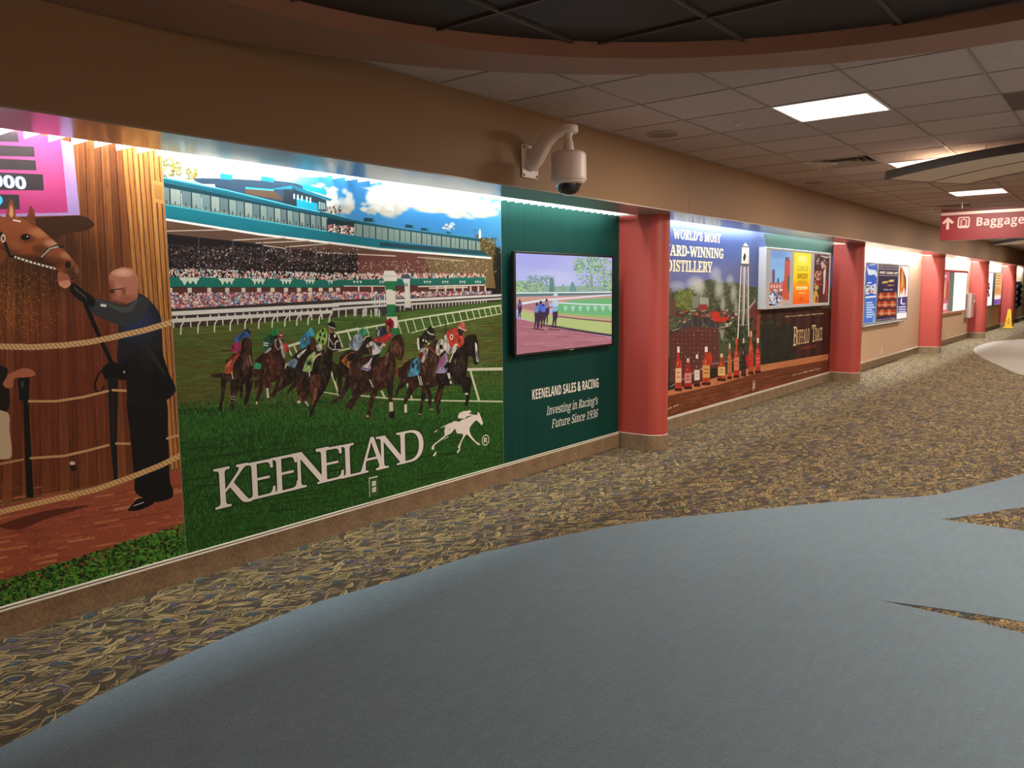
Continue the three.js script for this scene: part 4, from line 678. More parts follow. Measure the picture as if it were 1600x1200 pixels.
// ---- distillery print
const scribble = (b, col, w, x0, y0, x1, y1, n) => { for (let i = 0; i < n; i++) { const t = i / n, x = x0 + (x1 - x0) * t, y = y0 + (y1 - y0) * t; if (i % 7 === 5) continue; b.line(col, w, [x, y - rr(2, 9), x + (x1 - x0) / n * 0.7, y + rr(-2, 3)]); } };
{
  const rect = [COL_X(0) + COL_W, COL_X(1), MY0, MY1];
  const tex = printTex(2048, rect, 0, (b, g, W, H) => {
    g.fillStyle = '#5266a0'; g.fillRect(0, 0, W, H);
    b.frame(1030, 320, 16 / 3); b.poly('#2e2a26', [-300, 1000, 1500, 1000, 1500, 1900, -300, 1900]);
    b.puff('150,170,215', 0.8, 300, 130, 700, 150); b.puff('120,120,170', 0.7, 300, 560, 600, 160); b.puff('70,85,160', 0.7, 250, 380, 420, 200); b.puff('90,92,130', 0.6, 850, 560, 300, 160);
    b.poly('#2c4a42', [870, 240, 1500, 280, 1500, 420, 900, 380]); b.puff('40,72,64', 0.9, 1200, 330, 300, 90);
    // wooded hills and steam
    b.soft('#464e38', [-200, 760, 100, 730, 250, 690, 420, 620, 520, 650, 600, 640, 760, 680, 900, 690, 1500, 720, 1500, 1250, -200, 1250]);
    for (let i = 0; i < 1600; i++) { const x = rr(-100, 1000); b.dot(['#3a4230', '#545c40', '#626a4a', '#2c3424', '#464e38'][i % 5], x, rr(690, 1150), rr(4, 14), rr(4, 12)); }
    for (let i = 0; i < 500; i++) { const a = rr(0, 6.28), r = Math.sqrt(rnd()); b.dot(['#5c6a2e', '#6e7a38', '#4a5828', '#78844a'][i % 4], 210 + 78 * r * Math.cos(a), 800 + 92 * r * Math.sin(a), rr(5, 12)); }
    for (const [x, y, rx, ry, a] of [[300, 660, 90, 80, 0.8], [340, 700, 60, 90, 0.7], [150, 680, 90, 60, 0.6], [470, 580, 60, 80, 0.6], [500, 700, 50, 110, 0.75], [530, 830, 28, 90, 0.7], [590, 630, 40, 60, 0.6], [620, 740, 36, 110, 0.7], [640, 850, 22, 80, 0.6]]) b.puff('205,208,205', a, x, y, rx, ry);
    // works buildings
    b.mottle = 0.7;
    b.poly('#7d8078', [275, 765, 330, 755, 330, 850, 280, 870]); b.poly('#9a9d96', [335, 770, 412, 775, 412, 850, 335, 850]); b.poly('#8d2f2a', [330, 830, 400, 830, 405, 880, 325, 880]);
    for (let i = 0; i < 90; i++) { const x = rr(140, 640), y = rr(870, 990), w = rr(14, 46), h = rr(8, 28); b.poly(['#5a2c2a', '#7d3a34', '#a33a30', '#3a2a2c', '#8a7d74', '#b9b2a6', '#4b2020'][i % 7], [x, y, x + w, y - 3, x + w, y + h - 3, x, y + h]); }
    b.poly('#b93024', [440, 890, 500, 893, 505, 940, 580, 935, 565, 975, 440, 972]); b.poly('#63403a', [95, 780, 135, 785, 135, 930, 95, 930]);
    b.poly('#6a3430', [740, 865, 800, 792, 812, 880, 812, 1100, 745, 1100]); b.poly('#a9a298', [740, 862, 800, 788, 806, 800, 748, 875]);
    b.poly('#3a1c18', [850, 880, 1430, 860, 1430, 1420, 840, 1440]);
    for (let i = 0; i < 15; i++) b.poly(['#331a17', '#44211c', '#2a1614', '#3d221e'][i % 4], [860 + i * 40, 880, 898 + i * 40, 879, 898 + i * 40, 1400, 860 + i * 40, 1400]);
    for (let i = 0; i < 700; i++) b.dot(['#1f2a16', '#2f3d1e', '#3a4a26', '#141c10', '#27321a'][i % 5], rr(560, 1000), rr(950, 1400), rr(5, 16));
    for (let i = 0; i < 500; i++) { const x = rr(860, 1120); b.dot(['rgba(24,34,28,0.6)', 'rgba(30,26,22,0.5)', 'rgba(36,44,30,0.5)'][i % 3], x, rr(1000, 1400), rr(8, 26), rr(8, 30)); }
    b.poly('#9a3a2c', [820, 770, 842, 770, 836, 1130, 808, 1130]);
    // warehouse with arched roof
    b.poly('#5c302c', [90, 1070, 300, 1010, 490, 1030, 500, 1250, 505, 1420, 90, 1480]); for (let i = 0; i < 17; i++) b.line('#3f1e1c', 4, [105 + i * 23, 1055 - i, 108 + i * 23, 1420]);
    for (let i = 0; i < 110; i++) b.dot(['#d8c8a8', '#e9d9b0', '#b98f6a'][i % 3], 120 + (i % 11) * 34 + rr(-3, 3), 1050 + ((i / 11) | 0) * 36 + rr(-4, 4), rr(1.5, 4));
    b.soft('#3b3538', [95, 1050, 200, 990, 330, 930, 440, 960, 500, 1010, 480, 1036, 380, 1000, 250, 1020, 100, 1075]); b.line('#a9a4a0', 7, [105, 1052, 165, 1030]);
    b.line('#c2beb6', 5, [490, 1030, 600, 1005]); b.line('#a9a59c', 4, [500, 1040, 530, 1130]); b.poly('#8f8a80', [505, 1045, 545, 1040, 530, 1120, 515, 1120]);
    // water tower
    b.line('#e6e4e2', 8, [684, 510, 655, 1115]); b.line('#e6e4e2', 8, [742, 512, 746, 1100]); b.line('#cfcccb', 16, [712, 515, 706, 900, 700, 1010], 8); b.line('#b9b6b4', 5, [700, 520, 690, 1000]); b.line('#b9b6b4', 5, [728, 520, 735, 1000]); for (const y of [640, 760, 880, 1000]) b.line('#b9b6b4', 4, [684 - (y - 510) * 0.05, y, 743, y]);
    b.poly('#eceae6', [690, 350, 750, 350, 748, 492, 684, 490]); b.poly('#dad8d4', [690, 352, 718, 314, 752, 352]); b.line('#5c5a5c', 9, [686, 348, 754, 352]); b.poly('#5f5c60', [682, 490, 748, 492, 738, 518, 690, 514]); b.soft('#1d1a1a', [700, 440, 712, 402, 722, 425, 716, 455, 706, 470]);
    // shelf with bottles
    b.mottle = 0.4;
    b.frame(1030, 500, 16 / 3);
    b.poly('#24201f', [380, 420, 500, 390, 500, 480, 380, 490]); b.line('#9a9a98', 7, [95, 555, 300, 430, 420, 370, 640, 330]);
    b.poly('#b9774e', [-200, 660, 80, 588, 480, 478, 830, 378, 1410, 282, 1410, 332, 850, 432, 500, 540, 85, 632, -200, 710]); for (let i = 0; i < 60; i++) { const x = rr(80, 1350), y = 610 - (x - 80) * 0.235 + rr(-8, 12); b.line(['#a8663f', '#c98a5e'][i % 2], 4, [x, y, x + 90, y - 22]); }
    b.poly('#6a3820', [-200, 706, 85, 630, 500, 538, 850, 430, 1410, 330, 1410, 460, -200, 880]);
    for (let i = 0; i < 160; i++) { const x = rr(0, 1330), y = 655 - (x - 80) * 0.235 + rr(0, 150), l = rr(30, 120); b.line(['#5a2d18', '#7d4628', '#87502e', '#4d2512'][i % 4], rr(3, 9), [x, y, x + l, y - l * 0.22]); }
    const bot = (x, t, u, w, neck, body, label, cap) => {
      const h = u - t; b.soft(body, [x - w, u, x - w, t + h * 0.5, x - w * 0.85, t + h * 0.36, x - w * 0.35, t + h * 0.26, x - w * 0.35, t + h * 0.1, x + w * 0.35, t + h * 0.1, x + w * 0.35, t + h * 0.26, x + w * 0.85, t + h * 0.36, x + w, t + h * 0.5, x + w, u, x + w * 0.7, u + 8, x - w * 0.7, u + 8]);
      b.poly(neck, [x - w * 0.36, t, x + w * 0.36, t, x + w * 0.4, t + h * 0.14, x - w * 0.4, t + h * 0.14]); b.poly(label, [x - w * 0.92, t + h * 0.5, x + w * 0.92, t + h * 0.49, x + w * 0.92, t + h * 0.82, x - w * 0.92, t + h * 0.83]);
      b.line(cap, w * 0.24, [x - w * 0.5, t + h * 0.6, x + w * 0.5, t + h * 0.6]); b.line(cap, w * 0.2, [x - w * 0.55, t + h * 0.7, x + w * 0.55, t + h * 0.7]); b.line('#f0d0c0', 3, [x - w * 0.15, t + h * 0.35, x - w * 0.15, t + h * 0.44]); b.soft('#3a1410', [x - w, u - 14, x + w, u - 14, x + w, u + 4, x - w, u + 6]);
    };
    bot(160, 220, 585, 27, '#e3ded6', '#b9301c', '#d9b890', '#a8301c'); bot(240, 318, 570, 30, '#d8b0a8', '#a81c24', '#c98a80', '#6a1418'); bot(315, 286, 548, 24, '#e3ded6', '#5a2a20', '#d9d0cc', '#a89a94'); bot(392, 222, 536, 32, '#e3ded6', '#b93c20', '#c99a58', '#8a2a18'); bot(520, 280, 502, 32, '#c9b088', '#a83818', '#d9b878', '#8a5a28'); bot(587, 195, 486, 18, '#c9c0a8', '#b95028', '#b86a40', '#7d3018'); bot(644, 150, 476, 22, '#d9462e', '#b93020', '#c97a5a', '#7d2014'); bot(703, 150, 462, 18, '#c9c0b4', '#3a1a18', '#241414', '#6a5a50'); bot(765, 90, 446, 20, '#d9b090', '#b94a28', '#b93430', '#7d1c18'); bot(822, 150, 436, 21, '#e6e0d8', '#b92c28', '#c94034', '#e9e0d8');
    b.soft('#a8201c', [720, 300, 745, 310, 750, 390, 728, 380]); b.soft('#b9301c', [400, 280, 438, 290, 436, 370, 405, 360]);
    scribble(b, '#d9c9b4', 5, 1110, 462, 1350, 405, 34); scribble(b, '#d9c9b4', 6, 70, 745, 162, 706, 12);
    b.speckle(0.14);
    // lettering
    b.frame(1030, 320, 16 / 3);
    const cream = '#f4edd2', edge = '#4d4a66';
    b.text('WORLD\u2019S MOST', 'bold SZ serif', cream, 118, 200, 288, 512, 238, 308, 0, edge, 14); 
    b.text('AWARD-WINNING', 'bold SZ serif', cream, -34, 314, 416, 536, 372, 444, 0, edge, 14); 
    b.text('DISTILLERY', 'bold SZ serif', cream, 62, 452, 556, 442, 482, 560, 0, edge, 14); 
    b.text('B', 'SZ serif', '#e9d3a8', 1118, 1016, 1178, 1150, 1014, 1170); b.text('UFFALO', 'SZ serif', '#e9d3a8', 1150, 1040, 1168, 1252, 1036, 1146); b.text('T', 'SZ serif', '#e9d3a8', 1272, 1004, 1146, 1302, 1000, 1140); b.text('RACE', 'SZ serif', '#e9d3a8', 1300, 1034, 1138, 1360, 1022, 1124);
    b.text('DISTILLERY', 'SZ serif', '#a8502c', 1180, 1182, 1204, 1306, 1166, 1188);
    scribble(b, '#c9b48c', 7, 1050, 935, 1370, 908, 40);
  });
  printPanel('wall_mural', 'printed mural of a distillery with white water tower above a shelf of bottles', 'mural', rect, 0, tex, { roughness: 0.6 });
}

// ------------------------------------------------------------------ television on the green panel
{
  const t = thing('wall_television', 'wide black television showing horses racing on the dark green panel', 'television', [5.437, 1.375, 0.001]);
  const w = 1.456, h = 0.804;
  mesh('back_housing', rbox(-w / 2 + 0.03, w / 2 - 0.03, -h / 2 + 0.03, h / 2 - 0.03, 0, 0.045, 0.008), M.black, t);
  mesh('bezel', mergeGeometries([rbox(-w / 2, w / 2, h / 2 - 0.016, h / 2, 0.035, 0.062), rbox(-w / 2, w / 2, -h / 2, -h / 2 + 0.02, 0.035, 0.062), rbox(-w / 2, -w / 2 + 0.028, -h / 2, h / 2, 0.035, 0.062), rbox(w / 2 - 0.028, w / 2, -h / 2, h / 2, 0.035, 0.062)]), M.black, t);
  const rect = [5.437 - w / 2 + 0.026, 5.437 + w / 2 - 0.026, 1.375 - h / 2 + 0.018, 1.375 + h / 2 - 0.014];
  const tex = printTex(1024, rect, 0.058, (b, g, W, H) => {
    g.fillStyle = '#b4b8ec'; g.fillRect(0, 0, W, H);
    b.frame(770, 370, 80 / 11);
    b.puff('168,168,236', 1, 450, 230, 420, 170); b.puff('200,204,240', 0.9, 700, 480, 350, 120);
    b.soft('#8fae9c', [240, 540, 400, 520, 560, 530, 700, 560, 900, 560, 1380, 560, 1380, 640, 240, 640]);
    for (let i = 0; i < 900; i++) b.dot(['#8fb08c', '#a3c08a', '#6f9480', '#b8cc98', '#7c9a98'][i % 5], rr(250, 570), rr(505, 625), rr(4, 12));
    for (let i = 0; i < 300; i++) b.dot(['#6a8a94', '#7d9ca0', '#a8b8d0'][i % 3], rr(380, 700), 440 + rr(0, 140) * (0.4 + rnd() * 0.6), rr(3, 9));
    b.soft('#5f8a84', [640, 620, 650, 480, 668, 458, 690, 500, 700, 620]); b.soft('#6a9890', [870, 620, 890, 530, 905, 510, 930, 550, 945, 620]); b.soft('#86a890', [775, 620, 795, 530, 820, 590, 820, 620]);
    for (let i = 0; i < 1200; i++) { const s = [[1090, 400, 150, 190], [1150, 300, 100, 120], [1270, 420, 100, 180], [1320, 500, 70, 120], [980, 330, 60, 90]][i % 5], a = rr(0, 6.28), r = Math.sqrt(rnd()); b.dot(['#6f9a78', '#8fb88c', '#a6c88a', '#5a8474', '#b4cca8', '#9ab8d0'][(rnd() * 6) | 0], s[0] + s[2] * r * Math.cos(a), s[1] + s[3] * r * Math.sin(a), rr(3, 11), rr(4, 12)); }
    b.line('#c9ccd8', 5, [870, 280, 868, 560]); b.line('#8a9a8c', 22, [1115, 420, 1130, 610]);
    b.poly('#5c7a78', [240, 640, 1390, 632, 1390, 655, 240, 682]); b.line('#e9ecf6', 12, [240, 640, 1390, 628]);
    b.poly('#c9998c', [240, 684, 1390, 656, 1390, 690, 900, 740, 240, 790]); b.poly('#6fb47c', [700, 770, 900, 720, 1390, 684, 1390, 960, 700, 900]); b.poly('#94b86e', [700, 860, 1390, 900, 1390, 960, 700, 900]);
    b.poly('#b07a80', [240, 770, 500, 740, 700, 800, 560, 860, 240, 820]); b.line('#e6e6f2', 24, [330, 760, 600, 715, 900, 695, 1390, 655], 12); b.line('#dfe6ea', 14, [730, 748, 1000, 765, 1390, 776]); for (let i = 0; i < 7; i++) b.soft('#9fd0b8', [800 + i * 85, 790, 850 + i * 85, 790, 825 + i * 85, 850]);
    b.poly('#b4c07c', [330, 830, 470, 850, 700, 880, 1390, 950, 1390, 1130, 560, 1000, 300, 920]); b.line('#c9a08c', 26, [330, 828, 480, 860, 740, 892, 1000, 920, 1390, 955], 32); b.line('#7a5058', 14, [740, 905, 1000, 935, 1390, 970]);
    b.poly('#ab6c78', [240, 920, 420, 960, 600, 1005, 760, 1035, 1390, 1150, 1390, 1500, 240, 1500]); b.line('#3f3446', 24, [560, 1000, 760, 1030, 1100, 1085, 1390, 1128]);
    for (let i = 0; i < 160; i++) { const x = rr(240, 1330), y = rr(1000, 1400), l = rr(60, 240); if (y < 1005 + (x - 500) * 0.17) continue; b.line(['#9c5c6a', '#b87a84', '#a4626e', '#c08a90'][i % 4], rr(3, 8), [x, y, x + l, y + l * 0.02]); }
    const hz = (x, y, s, c) => { b.soft('#3a2440', [x - 26 * s, y, x + 26 * s, y - 10 * s, x + 34 * s, y + 90 * s, x + 18 * s, y + 130 * s, x + 14 * s, y + 220 * s, x, y + 220 * s, x - 4 * s, y + 140 * s, x - 22 * s, y + 220 * s, x - 34 * s, y + 210 * s, x - 26 * s, y + 120 * s]); b.soft(c, [x - 20 * s, y - 50 * s, x + 22 * s, y - 50 * s, x + 30 * s, y + 20 * s, x - 24 * s, y + 30 * s]); b.dot('#2a2238', x, y - 66 * s, 14 * s, 20 * s); };
    hz(305, 770, 0.7, '#5c5a88'); hz(610, 780, 0.9, '#8a7a90'); hz(500, 830, 0.95, '#6f86b8'); hz(545, 810, 1.0, '#3f62c8'); hz(575, 830, 0.8, '#5a6ad0'); hz(705, 820, 0.95, '#8fb0cc'); b.soft('#b4d0dc', [680, 720, 730, 720, 745, 780, 690, 790]); b.dot('#c9dce6', 712, 660, 26, 16);
    b.line('#5a3044', 12, [455, 1045, 580, 1058]); b.line('#5a3044', 12, [630, 1045, 760, 1062]);
  });
  const screen = std({ color: 0x050505, roughness: 0.25, emissive: 0xffffff, emissiveMap: tex, emissiveIntensity: 0.95 });
  const sg = new THREE.BoxGeometry(w - 0.052, h - 0.032, 0.006); sg.translate(0, 0.002, 0.055);
  const sm = new THREE.Mesh(sg, [M.black, M.black, M.black, M.black, screen, M.black]); sm.name = 'screen'; sm.castShadow = sm.receiveShadow = true; t.add(sm);
  mesh('badge', bx(0.02, 0.08, -h / 2 + 0.004, -h / 2 + 0.01, 0.06, 0.0635), M.silver, t);
  t.add(areaLight(0, 0, 0.066, w - 0.06, h - 0.05, new THREE.Color(0.85, 0.82, 1), 0.5, [0, 0, 1]));
}

// ------------------------------------------------------------------ lit picture boxes in the bays
function litPane(name, rect, z, tex, glow, parent, base) {
  const m = std({ color: 0x151515, roughness: 0.3, emissive: 0xffffff, emissiveMap: tex, emissiveIntensity: glow });
  const [x0, x1, y0, y1] = rect, g = new THREE.BoxGeometry(x1 - x0, y1 - y0, 0.008); g.translate((x0 + x1) / 2 - base[0], (y0 + y1) / 2 - base[1], z - 0.004 - base[2]);
  const o = new THREE.Mesh(g, [M.silver, M.silver, M.silver, M.silver, m, M.silver]); o.name = name; o.castShadow = o.receiveShadow = true; parent.add(o); return o;
}
function frameBars(parts, parent, mat, base, z0, z1) { for (const [x0, x1, y0, y1] of parts) mesh('frame_bar', rbox(x0 - base[0], x1 - base[0], y0 - base[1], y1 - base[1], z0 - base[2], z1 - base[2], 0.006), mat, parent); }
M.boxFrame = std({ color: 0xd2d6dc, roughness: 0.35, metalness: 0.25 });
{
  const base = [11.1, 1.6, 0], t = thing('picture_box', 'silver framed box with three lit pictures on the distillery mural', 'picture box', base);
  mesh('case', bx(-1.3, 1.3, -0.37, 0.37, 0.001, 0.085), M.boxFrame, t);
  frameBars([[9.775, 9.92, 1.207, 1.988], [10.66, 10.796, 1.207, 1.988], [11.504, 11.659, 1.207, 1.988], [12.376, 12.425, 1.207, 1.988], [9.92, 10.66, 1.955, 1.988], [9.92, 10.66, 1.207, 1.25], [10.796, 11.504, 1.955, 1.988], [10.796, 11.504, 1.207, 1.25], [11.659, 12.376, 1.955, 1.988], [11.659, 12.376, 1.207, 1.25]], t, M.boxFrame, base, 0.001, 0.1);
  const r1 = [9.915, 10.665, 1.245, 1.96], r2 = [10.79, 11.51, 1.245, 1.96], r3 = [11.65, 12.38, 1.245, 1.96];
  const LB = (b) => b.frame(1180, 370, 1200 / 130);
  litPane('picture', r1, 0.096, printTex(512, r1, 0.096, (b, g, W, H) => {
    g.fillStyle = '#86b8e8'; g.fillRect(0, 0, W, H); LB(b); b.puff('150,200,240', 0.9, 350, 560, 200, 150); b.puff('90,140,210', 0.8, 300, 240, 200, 90);
    b.poly('#4c5878', [240, 470, 285, 475, 280, 680, 235, 680]); b.poly('#c98a84', [228, 490, 250, 480, 250, 690, 225, 690]); b.poly('#4a5a70', [318, 600, 340, 590, 345, 670, 315, 670]);
    b.poly('#d4584a', [430, 330, 520, 340, 520, 960, 400, 900]); b.poly('#6a4a5a', [434, 290, 492, 300, 490, 352, 432, 345]); b.poly('#3d6a5a', [470, 560, 520, 560, 520, 800, 460, 790]); for (let i = 0; i < 6; i++) b.line('#8a3a34', 8, [450, 380 + i * 60, 456, 410 + i * 60]);
    b.poly('#c9604c', [200, 660, 380, 665, 385, 800, 200, 800]); for (let i = 0; i < 4; i++) b.poly('#f0c8b8', [225 + i * 40, 690, 245 + i * 40, 690, 245 + i * 40, 740, 225 + i * 40, 740]); b.poly('#e0502c', [390, 640, 440, 640, 440, 900, 385, 890]);
    for (let i = 0; i < 200; i++) b.dot(['#e9e0d8', '#3a3040', '#c93a30', '#5a6a78', '#f4ece6'][i % 5], rr(205, 390), rr(760, 960), rr(5, 11), rr(8, 20)); b.poly('#c9a894', [390, 900, 500, 920, 500, 1010, 300, 1000]); b.poly('#3a3038', [195, 960, 330, 990, 500, 970, 500, 1030, 195, 1030]);
  }), 0.85, t, base);
  litPane('picture', r2, 0.096, printTex(512, r2, 0.096, (b, g, W, H) => {
    const gr = g.createLinearGradient(0, 0, 0, H); gr.addColorStop(0, '#ffe600'); gr.addColorStop(0.5, '#ffd000'); gr.addColorStop(0.68, '#ff8a00'); gr.addColorStop(1, '#f0520e'); g.fillStyle = gr; g.fillRect(0, 0, W, H); LB(b);
    b.puff('255,255,255', 1, 685, 325, 90, 70); b.puff('255,240,80', 0.8, 690, 400, 130, 160);
    b.text('ICONS OF', 'SZ sans-serif', '#5a4a10', 608, 425, 500, 764, 425, 490); b.text('WHISKY', 'bold SZ sans-serif', '#7a1c10', 606, 528, 612, 762, 528, 605); b.text('AMERICA', 'SZ sans-serif', '#6a5a10', 602, 632, 690, 758, 630, 686);
    b.poly('#ffe9a0', [590, 722, 752, 718, 750, 758, 588, 762]); scribble(b, '#c98a20', 12, 600, 748, 740, 744, 12); scribble(b, '#ffc890', 14, 628, 815, 720, 812, 8); b.text('2017', 'bold SZ sans-serif', '#b93a0c', 640, 872, 930, 698, 868, 926);
  }), 0.98, t, base);
  litPane('picture', r3, 0.096, printTex(512, r3, 0.096, (b, g, W, H) => {
    g.fillStyle = '#4a1c1c'; g.fillRect(0, 0, W, H); LB(b);
    for (let i = 0; i < 90; i++) { const x = rr(825, 1080), y = rr(260, 960); b.line(['#5a2a28', '#34100f', '#7a4038', '#1f1210'][i % 4], rr(6, 18), [x, y, x + rr(-20, 20), y + rr(30, 120)]); }
    for (let i = 0; i < 60; i++) b.dot(['#c9b8a8', '#2a1a18', '#7d8a78'][i % 3], rr(860, 1080), rr(260, 400), rr(5, 14)); b.line('#e9ece6', 12, [950, 280, 1080, 300]); b.soft('#e3dcd4', [985, 500, 1020, 470, 1010, 640, 1000, 800, 980, 820, 985, 640]); b.soft('#d9a070', [990, 380, 1025, 420, 1020, 470, 985, 440]); b.soft('#d9cfc4', [960, 350, 985, 380, 975, 470, 955, 420]);
    for (let i = 0; i < 60; i++) b.dot(['#c93420', '#e98a60', '#8a2014', '#e9c8a8'][i % 4], rr(860, 950), rr(500, 700), rr(6, 14)); b.dot('#c9b060', 885, 730, 32, 36); b.soft('#e9b040', [830, 960, 850, 800, 880, 770, 910, 850, 900, 900, 880, 840, 860, 960]); b.soft('#c9602c', [870, 960, 900, 880, 915, 960]); b.line('#c93428', 12, [1030, 640, 1025, 850]);
  }), 0.7, t, base);
  t.add(areaLight(0, 0, 0.108, 2.4, 0.7, new THREE.Color(1, 0.9, 0.75), 0.5, [0, 0, 1]));
}
{
  const base = [16.19, 1.36, 0], t = thing('poster_board', 'board of three lit posters, blue, dark with bottles and white, on beige wall', 'poster board', base);
  mesh('case', bx(-1.6, 1.6, -0.53, 0.53, -0.004, 0.05), M.grey, t);
  const P = (b) => b.frame(1330, 370, 160 / 27);
  const r1 = [14.58, 15.33, 0.835, 1.885], r2 = [15.41, 16.92, 0.835, 1.885], r3 = [16.98, 17.82, 0.835, 1.885];
  frameBars([[14.53, 14.585, 0.81, 1.915], [15.325, 15.415, 0.81, 1.915], [16.915, 16.985, 0.81, 1.915], [17.815, 17.86, 0.81, 1.915], [14.585, 15.325, 1.88, 1.915], [14.585, 15.325, 0.81, 0.84], [15.415, 16.915, 1.88, 1.915], [15.415, 16.915, 0.81, 0.84], [16.985, 17.815, 1.88, 1.915], [16.985, 17.815, 0.81, 0.84]], t, M.grey, base, -0.004, 0.062);
  litPane('poster', r1, 0.06, printTex(384, r1, 0.06, (b, g, W, H) => {
    g.fillStyle = '#3a62c8'; g.fillRect(0, 0, W, H); P(b); b.soft('#f2f6ff', [150, 265, 165, 300, 225, 310, 240, 350, 232, 375, 215, 350, 165, 355, 150, 310]); b.line('#e9eefc', 8, [165, 262, 225, 258]); scribble(b, '#eef2ff', 16, 152, 428, 196, 426, 6); b.soft('#dfe3ee', [132, 470, 150, 445, 190, 450, 228, 435, 230, 530, 190, 520, 140, 535]); for (let i = 0; i < 14; i++) b.dot(['#2a3a7a', '#c93a3a', '#e9d9a0'][i % 3], rr(140, 225), rr(450, 520), 7, 9); b.line('#f2f6ff', 18, [132, 562, 228, 552]); b.poly('#4a7ad8', [125, 580, 235, 572, 225, 790, 118, 800]); for (let i = 0; i < 7; i++) b.line('#eef2ff', 11, [140, 612 + i * 22, 195 + (i % 3) * 12, 608 + i * 22]); b.soft('#7ac0d8', [198, 790, 215, 700, 225, 720, 222, 792]);
  }), 0.8, t, base);
  litPane('poster', r2, 0.06, printTex(640, r2, 0.06, (b, g, W, H) => {
    g.fillStyle = '#2a2648'; g.fillRect(0, 0, W, H); P(b); b.poly('#5a4a58', [255, 250, 440, 262, 438, 296, 255, 290]); scribble(b, '#9a8a90', 10, 265, 276, 430, 284, 20); b.line('#c9a0a8', 7, [262, 298, 438, 304]); b.line('#c9a0a8', 7, [260, 356, 436, 362]); scribble(b, '#f2e2c0', 24, 268, 332, 430, 340, 16);
    scribble(b, '#f0c860', 24, 290, 424, 340, 421, 5); scribble(b, '#ffe27a', 24, 350, 412, 406, 410, 6); scribble(b, '#f0a060', 12, 340, 452, 398, 450, 8); scribble(b, '#d9ccd8', 8, 300, 492, 384, 490, 10);
    for (let r = 0; r < 3; r++) { b.poly('#5a1a18', [246 - r * 4, 514 + r * 78, 418 - r * 3, 508 + r * 74, 416 - r * 3, 574 + r * 74, 244 - r * 4, 584 + r * 78]); for (let i = 0; i < 12; i++) { const x = 254 - r * 4 + i * 14, y = 520 + r * 77 - i * 0.6; b.soft(['#e8502c', '#f07840', '#c93420', '#ffb060', '#d9402c'][(i * 3 + r) % 5], [x, y + 54, x, y + 18, x + 3, y, x + 7, y, x + 10, y + 18, x + 10, y + 54]); b.line('#ffe0b0', 8, [x + 1, y + 36, x + 9, y + 36]); } } scribble(b, '#c9a0a0', 6, 240, 775, 410, 752, 18);
  }), 0.75, t, base);
  litPane('poster', r3, 0.06, printTex(384, r3, 0.06, (b, g, W, H) => {
    g.fillStyle = '#fbf6f2'; g.fillRect(0, 0, W, H); P(b); b.soft('#e07a20', [446, 560, 448, 330, 456, 275, 470, 285, 490, 330, 505, 400, 505, 520, 495, 545, 490, 470, 470, 540, 460, 500]); b.soft('#8a4a1c', [452, 330, 462, 290, 470, 340, 462, 430]); b.soft('#3a2a24', [485, 330, 505, 380, 508, 480, 498, 500, 494, 400]); b.soft('#f0b060', [466, 340, 476, 330, 480, 430, 468, 470]);
    b.poly('#3a3670', [432, 562, 520, 552, 514, 700, 428, 706]); b.soft('#e9e9f4', [456, 615, 462, 575, 472, 565, 470, 605, 480, 620]); scribble(b, '#e9e9f4', 14, 470, 625, 500, 620, 5); for (let i = 0; i < 3; i++) b.line('#d9d9ec', 12, [438, 652 + i * 22, 505, 646 + i * 22]);
  }), 0.95, t, base);
  t.add(areaLight(0, 0, 0.072, 3.1, 1.0, new THREE.Color(1, 0.95, 0.95), 0.5, [0, 0, 1]));
  const s = thing('wall_ledge', 'thin grey wall ledge running below the three poster board', 'ledge', [15.95, 0.79, 0]);
  mesh('shelf_board', rbox(-1.5, 1.5, -0.012, 0.012, -0.006, 0.1, 0.004), M.grey, s); mesh('rail', bx(-1.5, 1.5, -0.03, -0.012, -0.006, 0.012), M.grey, s);
}
